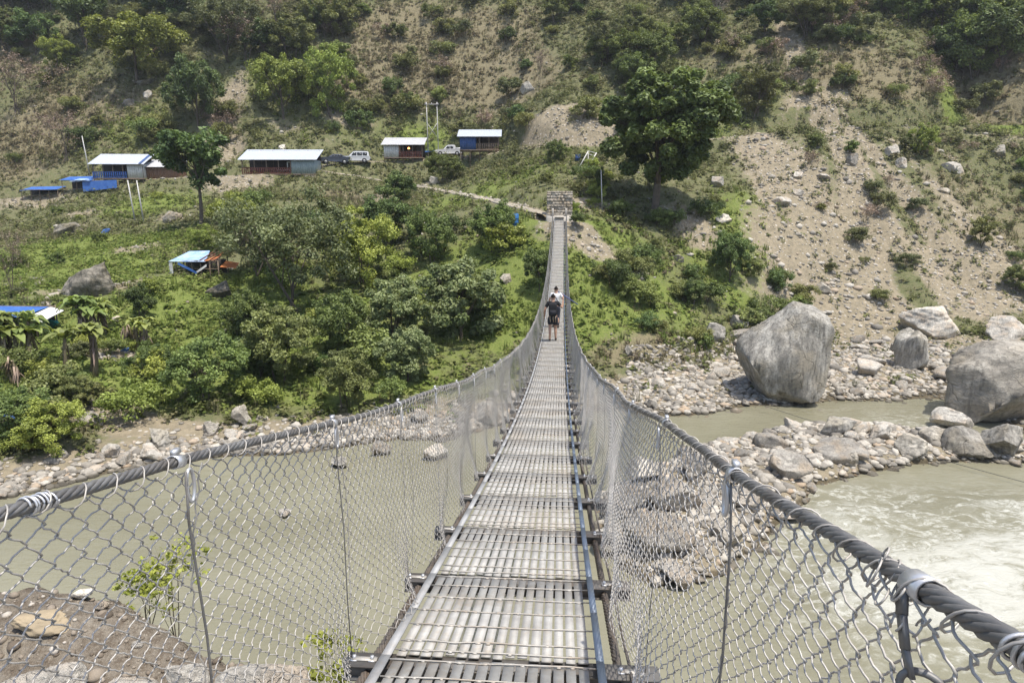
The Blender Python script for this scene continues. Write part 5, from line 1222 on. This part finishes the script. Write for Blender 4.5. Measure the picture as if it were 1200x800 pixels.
# edge angles along the deck
for L, w, mt, up in ((-.44, .04, M_ANGLE, .006), (.435, .032, M_ANGLEB, .022)):
    for k in range(0, len(ends)-1, 3):
        a, c_ = ends[k]+.004, ends[min(k+3, len(ends)-1)]-.004; S1 = np.linspace(a, c_, 7); mb = MB()
        for s0, s1 in zip(S1[:-1], S1[1:]):
            z0, z1 = float(zd(s0)), float(zd(s1)); x0, x1 = L-w/2, L+w/2
            mb.hexa(np.array([[x0, s0, z0+up-.006], [x1, s0, z0+up-.006], [x1, s1, z1+up-.006], [x0, s1, z1+up-.006], [x0, s0, z0+up], [x1, s0, z0+up], [x1, s1, z1+up], [x0, s1, z1+up]]))
            xi = x1 if L > 0 else x0; xo = xi-.005 if L > 0 else xi+.005; lo, hi = min(xi, xo), max(xi, xo)
            mb.hexa(np.array([[lo, s0, z0-.03], [hi, s0, z0-.03], [hi, s1, z1-.03], [lo, s1, z1-.03], [lo, s0, z0+up-.007], [hi, s0, z0+up-.007], [hi, s1, z1+up-.007], [lo, s1, z1+up-.007]]))
        mb.build('edge_angle', mt, br)
# wire mesh: every zigzag wire is modelled
def panel(side, S, f):
    """mesh surface: f 0 at the bottom .. 1 at the handrail; sags, bulges and creases a little"""
    L = HL if side < 0 else HR; b = (-.585 if side < 0 else .615)
    bow = .035*np.sin(S*1.3+side)*np.sin(f*math.pi)+.05*(vnoise(S*.9+50*(side > 0), f*1.7, 500)-.5)*np.sin(f*math.pi)*2
    pull = np.clip(1-f*2.2, 0, 1)**1.5*(.12*np.abs(np.sin((S-2.46)/1.02*math.pi))**1.5)*(.6+.8*vnoise(S*.7, S*0+side, 505))
    x = b+(L-b)*f+side*bow-side*pull
    ds = .05*(vnoise(S*1.1+20*side, f*2.5, 510)-.5)+.02*(vnoise(S*4, f*6, 515)-.5)
    zb_ = -.03+.05*(vnoise(S*1.7+9*side, S*0, 520)-.5)+.22*np.abs(np.sin((S-2.46)/1.02*math.pi))**2*np.clip(vnoise(S*.8+3*side, S*0+7, 525)-.45, 0, 1)
    z = zd(S)+zb_+(hh(L)-.012-zb_)*(f+.03*(vnoise(S*1.3, f*3, 530)-.5)*np.sin(f*math.pi))
    return np.stack([x, S+ds, z], -1)
def multi_tube(P, r, n_):
    """P (W,N,3) -> V,F ; square or triangular section"""
    W_, N_, _ = P.shape; T_ = np.gradient(P, axis=1); T_ /= np.linalg.norm(T_, axis=2, keepdims=True)+1e-9
    ref = np.zeros_like(T_); ref[..., 0] = 1; X = np.cross(T_, ref); X /= np.linalg.norm(X, axis=2, keepdims=True)+1e-9; Y = np.cross(X, T_)
    a = np.arange(n_)*2*math.pi/n_; V = P[:, :, None]+r*(np.cos(a)[None, None, :, None]*X[:, :, None]+np.sin(a)[None, None, :, None]*Y[:, :, None])
    i = np.arange(N_-1)[:, None]*n_; j = np.arange(n_)[None]; k = (j+1) % n_
    F = np.stack([i+j, i+k, i+n_+k, i+n_+j], -1).reshape(-1, 4); F = (F[None]+(np.arange(W_)*N_*n_)[:, None, None]).reshape(-1, 4)
    return V.reshape(-1, 3), F
DW, ROWS = .068, 17
def wires(side, s0, s1, per_half, n_, r):
    S = np.arange(s0, s1, DW/2); nw = len(S); NH = ROWS*2; N_ = NH*per_half+1
    t = np.linspace(0, NH, N_)[None]; ph = (np.arange(nw) % 2)[:, None]*0
    tri = np.abs(((t+0) % 2)-1)*2-1           # -1..1
    if per_half > 1: tri = np.sin(tri*math.pi/2*.98)*.35+tri*.65
    flip = np.where(np.arange(nw)[:, None] % 2 == 0, 1, -1)
    u = S[:, None]+tri*flip*(DW/4+.0032)+rb.normal(size=(nw, 1))*.002
    f = np.broadcast_to(t/NH, u.shape)
    P = panel(side, u, f)
    if per_half > 1:
        dn = np.cos((t+0)*math.pi-math.pi/2)*0+np.sin(t*math.pi)*.0055*1.0
        P[..., 0] += dn*flip
    P = P+rb.normal(size=P.shape)*.0009
    return multi_tube(P, r, n_)
for side in (-1, 1):
    mb = MB()
    for s0, s1, ph_, n_, r in ((-1.2, 4.5, 6, 5, .0018), (4.5, 12, 3, 4, .0018), (12, S_FAR, 1, 3, .0019)):
        mb.add(*wires(side, s0, s1, ph_, n_, r))
    o = mb.build('wire_mesh', M_WIRE, br, True)
    # lacing that ties the mesh round the handrail rope
    L = HL if side < 0 else HR; S1 = np.arange(-1.2, 26, .0062); p_ = .085; a = S1/p_*2*math.pi+.6*np.sin(S1*2.1)
    P = hand(L, S1, -.004); rr = .0155+.012*vnoise(S1*5, S1*0+side*3, 540)*np.clip(np.sin(a*.5), 0, 1)+.016*np.clip(-np.sin(a), 0, 1)*vnoise(S1*9, S1*0, 541)
    P[:, 0] += rr*np.cos(a); P[:, 2] += rr*np.sin(a); mb = MB(); mb.tube(P, .0017, 4); mb.build('lacing_wire', M_WIRE, br, True)
    # heavier vertical ties woven into the mesh
    for s in np.arange(-.6, 30, 1.02):
        mb = MB(); f = np.linspace(0, 1, 30); q = panel(side, np.full(30, s+.04), f); q[:, 0] -= side*.004; q[:, 1] += .014*(np.arange(30) % 2)-.02*np.sin(f*4+s); mb.tube(q, .0019, 5, False)
        mb.build('tie_wire', M_WIRE, br, True)
# suspenders, one each side at every beam; the hook clamps the handrail rope
far_s = MB(); cnt = 0
def ring(c_, r, w, th, ax):  # short band round the rope
    a = np.linspace(0, 2*math.pi, 15)[:-1]; V = []
    for y in (-w/2, w/2):
        for rr in (r, r+th): V += [[c_[0]+rr*math.cos(t), c_[1]+y, c_[2]+rr*math.sin(t)+y*ax] for t in a]
    n_ = 14; V = np.array(V); i = np.arange(n_); j = (i+1) % n_; q = lambda A, B3: np.stack([A*n_+i, A*n_+j, B3*n_+j, B3*n_+i], 1)
    return V, np.concatenate([q(1, 3), q(2, 0), q(0, 1), q(3, 2)])
for k, s in enumerate(SB):
    slope = float(zd(s+.05)-zd(s-.05))/.1
    for L, xb in ((HL, -.585), (HR, .615)):
        top = hand(L, s-.03+.02*math.sin(k*3)); top = np.array(top); z0 = float(zd(s))-.06
        P = np.array([[xb, s, z0], [xb+(L-xb)*.3, s-.004, z0+.3*HH], [xb+(L-xb)*.6+.008, s-.01, z0+.62*HH], [L-.006*np.sign(L), s-.022, z0+.92*HH], [L-.016*np.sign(L), s-.03, top[2]-.02]])
        if s > 4.5+45.5: far_s.tube(P, .005, 4, False); continue
        mb = MB(); mb.tube(P, (.003 if s < 2 else .0024), 6 if s < 12 else 4)
        so_ = mb.build('suspender', M_CABLE if s < 3 else M_WIRE, br, True)
        if s < 30:
            mb = MB(); V, F = ring(top, .0135, .03, .003, slope); mb.add(V, F)
            if s < 10:
                a = np.linspace(-.5*math.pi, 1.5*math.pi, 16); hx = L-.016*np.sign(L)
                loop = np.stack([hx-.004+0*a, top[1]+.012+.016*np.cos(a), top[2]-.062+.040*np.sin(a)], 1); mb.tube(loop, .0042, 6)
                mb.box((top[0]-.006, top[1]-.012, top[2]+.018), (top[0]+.006, top[1]+.012, top[2]+.03))
            mb.build('clamp', M_CLAMP, so_, s > 10)
if far_s.n: tag(far_s.build('far_suspenders', M_CABLE, br, True), kind='stuff')
# binding wire turns on the near handrail rope and the bent hook below it
for L, ss in ((HR, (.47, .56)), (HL, (.98, 1.04))):
    S1 = np.linspace(ss[0], ss[1], 160); a = np.linspace(0, 7*2*math.pi, 160); P = hand(L, S1); P[:, 0] += .0145*np.cos(a)*(1+.12*np.sin(S1*300)); P[:, 2] += .0145*np.sin(a)*(1+.1*np.cos(S1*210)); mb = MB(); mb.tube(P, .0021, 5); mb.build('binding_wire', M_CLAMP, br, True)
# saddle, strap and bent hook of the first hanger beside the camera
c0 = hand(HR, np.array([.71]))[0]; mb = MB(); V, F = ring(c0, .0135, .036, .003, -.23); mb.add(V, F); mb.build('saddle', M_CLAMP, br, True)
mb = MB(); q = [c0+np.array(v) for v in ([-.014, .01, -.006], [-.019, -.005, -.03], [-.020, -.022, -.06], [-.017, -.034, -.085])]
for u, v in zip(q[:-1], q[1:]): mb.bar(u, v, .004, .016, (0, 1, .3))
mb.build('strap', M_CABLE, br)
a = np.linspace(-.35*math.pi, 1.25*math.pi, 24); lc = q[-1]+np.array([.012, -.004, -.012])
P = np.stack([lc[0]+.019*np.cos(a), lc[1]-.012*np.cos(a)+.004*np.sin(a), lc[2]+.019*np.sin(a)], 1); P = np.concatenate([P, P[-1:]+np.array([[.004, -.012, -.03], [.01, -.03, -.06], [.016, -.05, -.1]])])
mb = MB(); mb.tube(P, .0042, 8); mb.build('hook', M_CABLE, br, True)
mb = MB(); rw = np.random.default_rng(12)
for k in range(9):
    a = np.linspace(0, 2*math.pi*rw.uniform(.6, 1.1), 22)+rw.uniform(0, 6); r_ = rw.uniform(.012, .026); oc = c0+np.array([-.012+rw.normal()*.006, rw.uniform(-.07, .08), -.02+rw.normal()*.014]); sq = rw.uniform(.5, 1)
    P = np.stack([oc[0]+r_*.5*np.cos(a), oc[1]+r_*np.cos(a+.6), oc[2]+r_*sq*np.sin(a)], 1); mb.tube(P, .0014, 5)
mb.build('tangled_wire', M_WIRE, br, True)
# ------------------------------------------------------------------ the two walkers
def skin(name, chains, mat, parent, sub=2):
    """one mesh grown round joint chains; chain = list of (x,y,z,r); negative index joins an earlier joint"""
    me = bpy.data.meshes.new(name); V = []; E = []; Rr = []; roots = []
    for ch in chains:
        prev = None
        for q in ch:
            if isinstance(q, int): prev = q; continue
            V.append(q[:3]); Rr.append(q[3]); i = len(V)-1
            if prev is None: roots.append(i)
            else: E.append((prev, i))
            prev = i
    me.from_pydata(V, E, []); o = link(name, me, parent)
    md = o.modifiers.new('grow', 'SKIN'); md.use_smooth_shade = True
    lay = me.skin_vertices[0] if me.skin_vertices else None
    for i, r_ in enumerate(Rr): lay.data[i].radius = (r_, r_)
    for i in roots: lay.data[i].use_root = True
    sb = o.modifiers.new('round', 'SUBSURF'); sb.levels = sub; sb.render_levels = sub
    me.materials.append(mat); return o
M_SKIN = simple('tanned skin', (.42, .25, .17), .55, 0, .12, 6, None, .02, .4)
M_BLKC = simple('black cotton', (.018, .018, .02), .9, 0, .3, 10); M_SHORT = simple('charcoal shorts', (.03, .03, .036), .9, 0, .3, 10); M_WHTC = simple('white cotton', (.68, .67, .66), .9, 0, .12, 10)
M_HAIR = simple('dark brown hair', (.03, .02, .014), .6, 0, .3, 20); M_TAN = simple('tan strap', (.42, .33, .22), .8); M_TROU = simple('dark trousers', (.04, .042, .055), .9); M_BGREY = simple('blue grey pole paint', (.11, .13, .24), .5); M_SHOE = simple('brown shoe', (.07, .05, .04), .7)
def hand_chains(w, d, sx):
    w = np.array(w, float); d = np.array(d, float); d /= np.linalg.norm(d); s = np.array([0, 1, 0]) if abs(d[1]) < .8 else np.array([1, 0, 0]); n_ = np.cross(d, s)
    out = []
    for k, L in enumerate((.065, .075, .08, .07)):
        b = w+d*.07+s*(-.027+.018*k); out.append([tuple(b)+(.010,), tuple(b+d*L*.5)+(.009,), tuple(b+d*L*.8+n_*.022*sx)+(.007,)])
    b = w+d*.025+s*.03; out.append([tuple(b)+(.011,), tuple(b+d*.035+s*.028)+(.009,), tuple(b+d*.06+s*.03)+(.008,)])
    return out
def walker(S, L, label, arms, legs, shirt, lower, long_legs, name='person'):
    loc = (L, S, 0); o = empty(name, (0, 0, 0)); M_ = br_mat
    q = M_ @ Vector((L, S, float(zd(S))+.008)); o.location = q; o.rotation_euler = (0, 0, -BA_); tag(o, label, 'person', 'walkers on the bridge')
    T_ = [(0, 0, .95, .125), (0, .005, 1.1, .118), (0, .02, 1.27, .135), (0, .015, 1.4, .10), (0, .015, 1.475, .055), (0, .035, 1.56, .078), (0, .035, 1.635, .088), (0, .03, 1.70, .06)]
    ch = [T_]; n0 = len(T_)
    idx = n0
    for (el, wr), sx in zip(arms, (-1, 1)):
        ch.append([3, (sx*.17, .01, 1.41, .062), (*((np.array([sx*.18, .01, 1.41])+np.array(el))/2), .05), (*el, .042), (*wr, .03), (*(np.array(wr)+(np.array(wr)-np.array(el))*.22), .033)])
    for (kn, an), sx in zip(legs, (-1, 1)):
        ch.append([0, (sx*.095, 0, .86, .092), (*kn, .06), (kn[0]*.5+an[0]*.5, kn[1]*.5+an[1]*.5-.02, kn[2]*.5+an[2]*.5+.05, .055), (*an, .04), (an[0]+sx*.01, an[1]+.13, max(an[2]-.05, .04), .036)])
    for sx in (-1, 1): ch.append([(sx*.083, .03, 1.60, .018), (sx*.094, .022, 1.615, .016), (sx*.092, .02, 1.635, .012)])
    ch.append([(0, .11, 1.625, .016), (0, .137, 1.595, .018)])
    for (el, wr), sx in zip(arms, (-1, 1)): ch += hand_chains(wr, np.array(wr)-np.array(el), sx)
    skin('body', ch, M_SKIN, o)
    sh = [[(0, 0, .9, .142), (0, .005, 1.08, .14), (0, .02, 1.27, .152), (0, .015, 1.41, .115), (0, .015, 1.455, .072)]]
    for (el, wr), sx in zip(arms, (-1, 1)):
        m_ = np.array([sx*.18, .01, 1.41])*.35+np.array(el)*.65; sh.append([3, (sx*.17, .01, 1.41, .08), (*m_, .062)])
    skin('shirt', sh, shirt, o)
    lo = [[(0, 0, .98, .14), (0, 0, .9, .145)]]
    for (kn, an), sx in zip(legs, (-1, 1)):
        c_ = [1, (sx*.1, 0, .8, .115), (kn[0]*.75+sx*.1*.25, kn[1]*.75, .86*.25+kn[2]*.75, .088)]
        if long_legs: c_ += [(*kn, .08), (*an, .06)]
        lo.append(c_)
    skin('trousers' if long_legs else 'shorts', lo, lower, o)
    for (kn, an), sx in zip(legs, (-1, 1)): skin('shoe', [[(an[0], an[1]-.03, an[2]-.02, .05), (an[0]+sx*.005, an[1]+.06, an[2]-.045, .047), (an[0]+sx*.01, an[1]+.15, max(an[2]-.055, .038), .042)]], M_SHOE, o)
    skin('hair', [[(0, .015, 1.60, .085), (0, .0, 1.655, .094), (0, .01, 1.715, .07)], [(0, -.05, 1.71, .04), (0, -.075, 1.735, .045), (0, -.08, 1.76, .03)]], M_HAIR, o)
    return o
from mathutils import Matrix
br_mat = Matrix.Translation(Vector(BORG)) @ Matrix.Rotation(-BA_, 4, 'Z')
w1 = walker(24.6, -.03, 'walker seen from behind in black shirt and shorts carrying a black backpack', [((-.30, -.04, 1.14), (-.30, .06, .92)), ((.34, -.02, 1.24), (.36, .1, 1.46))],
            [((-.10, -.02, .50), (-.10, -.14, .11)), ((.10, .09, .49), (.11, .06, .09))], M_BLKC, M_SHORT, False)
b = MB()
V, F = ICO[4]; Q = np.sign(V)*np.abs(V)**.5; Q /= np.abs(Q).max(0); b.add(Q*np.array([.155, .10, .25])+np.array([0, -.235, 1.19]), F)
bp = b.build('backpack', M_BLKC, None, True); bp.parent = None; bp.location = w1.location; bp.rotation_euler = w1.rotation_euler; tag(bp, 'black backpack with pale hanging straps on the back of the walker in shorts', 'backpack')
for x in (-.09, .02, .1): bb = MB(); bb.tube(np.array([[x, -.30, 1.02], [x-.01, -.31, .9], [x+.01, -.29, .76]]), .012, 5); bb.build('strap', M_TAN, bp)
for sx in (-1, 1): bb = MB(); t = np.linspace(0, 1, 9); bb.tube(np.stack([sx*(.1+.03*np.sin(t*3.1)), -.16+.33*np.sin(t*math.pi), 1.42-.02-.34*t+.14*np.sin(t*math.pi)], 1), .016, 6); bb.build('shoulder_strap', M_BLKC, bp)
bb = MB(); bb.box((-.11, -.36, 1.02), (.11, -.32, 1.2)); bb.build('pocket', M_SHORT, bp)
w2 = walker(28.2, .05, 'walker in white shirt farther along the deck with a long pole', [((-.28, .02, 1.15), (-.24, .16, 1.02)), ((.30, .0, 1.2), (.27, .2, 1.33))],
            [((-.10, .08, .50), (-.10, .08, .09)), ((.10, 0, .50), (.10, -.12, .10))], M_WHTC, M_TROU, True)
bb = MB(); bb.tube(np.array([[-.02, .2, 1.56], [.30, .235, 1.35], [.92, .27, .95]]), [.022, .028, .024], 8); po = bb.build('carrying_pole', M_BGREY, None, True); po.location = w2.location; po.rotation_euler = w2.rotation_euler; tag(po, 'blue grey pole held across the mesh by the walker in white', 'pole')
bb = MB(); bb.tube(np.array([[.13, -.155, 1.0], [.02, -.165, 1.25], [-.1, -.11, 1.42], [-.12, .04, 1.47]]), .017, 6); ss_ = bb.build('bag_strap', M_BLKC, w2, True)
# ------------------------------------------------------------------ light and world
SUN_EL, SUN_AZ = R_(72), R_(138)
sd_ = Vector((math.sin(SUN_AZ)*math.cos(SUN_EL), math.cos(SUN_AZ)*math.cos(SUN_EL), math.sin(SUN_EL)))
sl = bpy.data.lights.new('sun', 'SUN'); sl.energy = 3.3; sl.angle = R_(.6); sl.color = (1.0, .95, .87)
so = bpy.data.objects.new('sun', sl); C.objects.link(so); so.rotation_euler = (-sd_).to_track_quat('-Z', 'Y').to_euler(); so.location = (60, -20, 120)
w = bpy.data.worlds.new('World'); bpy.context.scene.world = w; w.use_nodes = True; nt = w.node_tree; nt.nodes.clear()
sk = nt.nodes.new('ShaderNodeTexSky'); sk.sky_type = 'NISHITA'; sk.sun_disc = False; sk.sun_elevation = SUN_EL; sk.sun_rotation = SUN_AZ; sk.dust_density = 4.0; sk.ozone_density = .3; sk.altitude = 900
bg = nt.nodes.new('ShaderNodeBackground'); bg.inputs[1].default_value = .15; ow = nt.nodes.new('ShaderNodeOutputWorld')
nt.links.new(sk.outputs[0], bg.inputs[0]); nt.links.new(bg.outputs[0], ow.inputs[0])
sc = bpy.context.scene
sc.view_settings.view_transform = 'Standard'; sc.view_settings.look = 'None'; sc.view_settings.exposure = .82; sc.view_settings.gamma = 1.0
sc.cycles.max_bounces = 5; sc.cycles.diffuse_bounces = 3; sc.cycles.glossy_bounces = 2; sc.cycles.transmission_bounces = 2; sc.cycles.transparent_max_bounces = 4
sc.cycles.caustics_reflective = False; sc.cycles.caustics_refractive = False
# thin valley haze
hb = MB(); hb.box((-182, -28, -6.0), (194, 244, float(H.max())+6)); m, n = newmat('valley haze')
pv = n('ShaderNodeVolumePrincipled'); pv.inputs['Density'].default_value = 0.00026; pv.inputs['Color'].default_value = (.86, .9, .95, 1); pv.inputs['Anisotropy'].default_value = .3
o = n('ShaderNodeOutputMaterial'); n.l(pv.outputs[0], o.inputs['Volume']); tag(hb.build('haze', m), kind='stuff')
sc.cycles.volume_bounces = 0
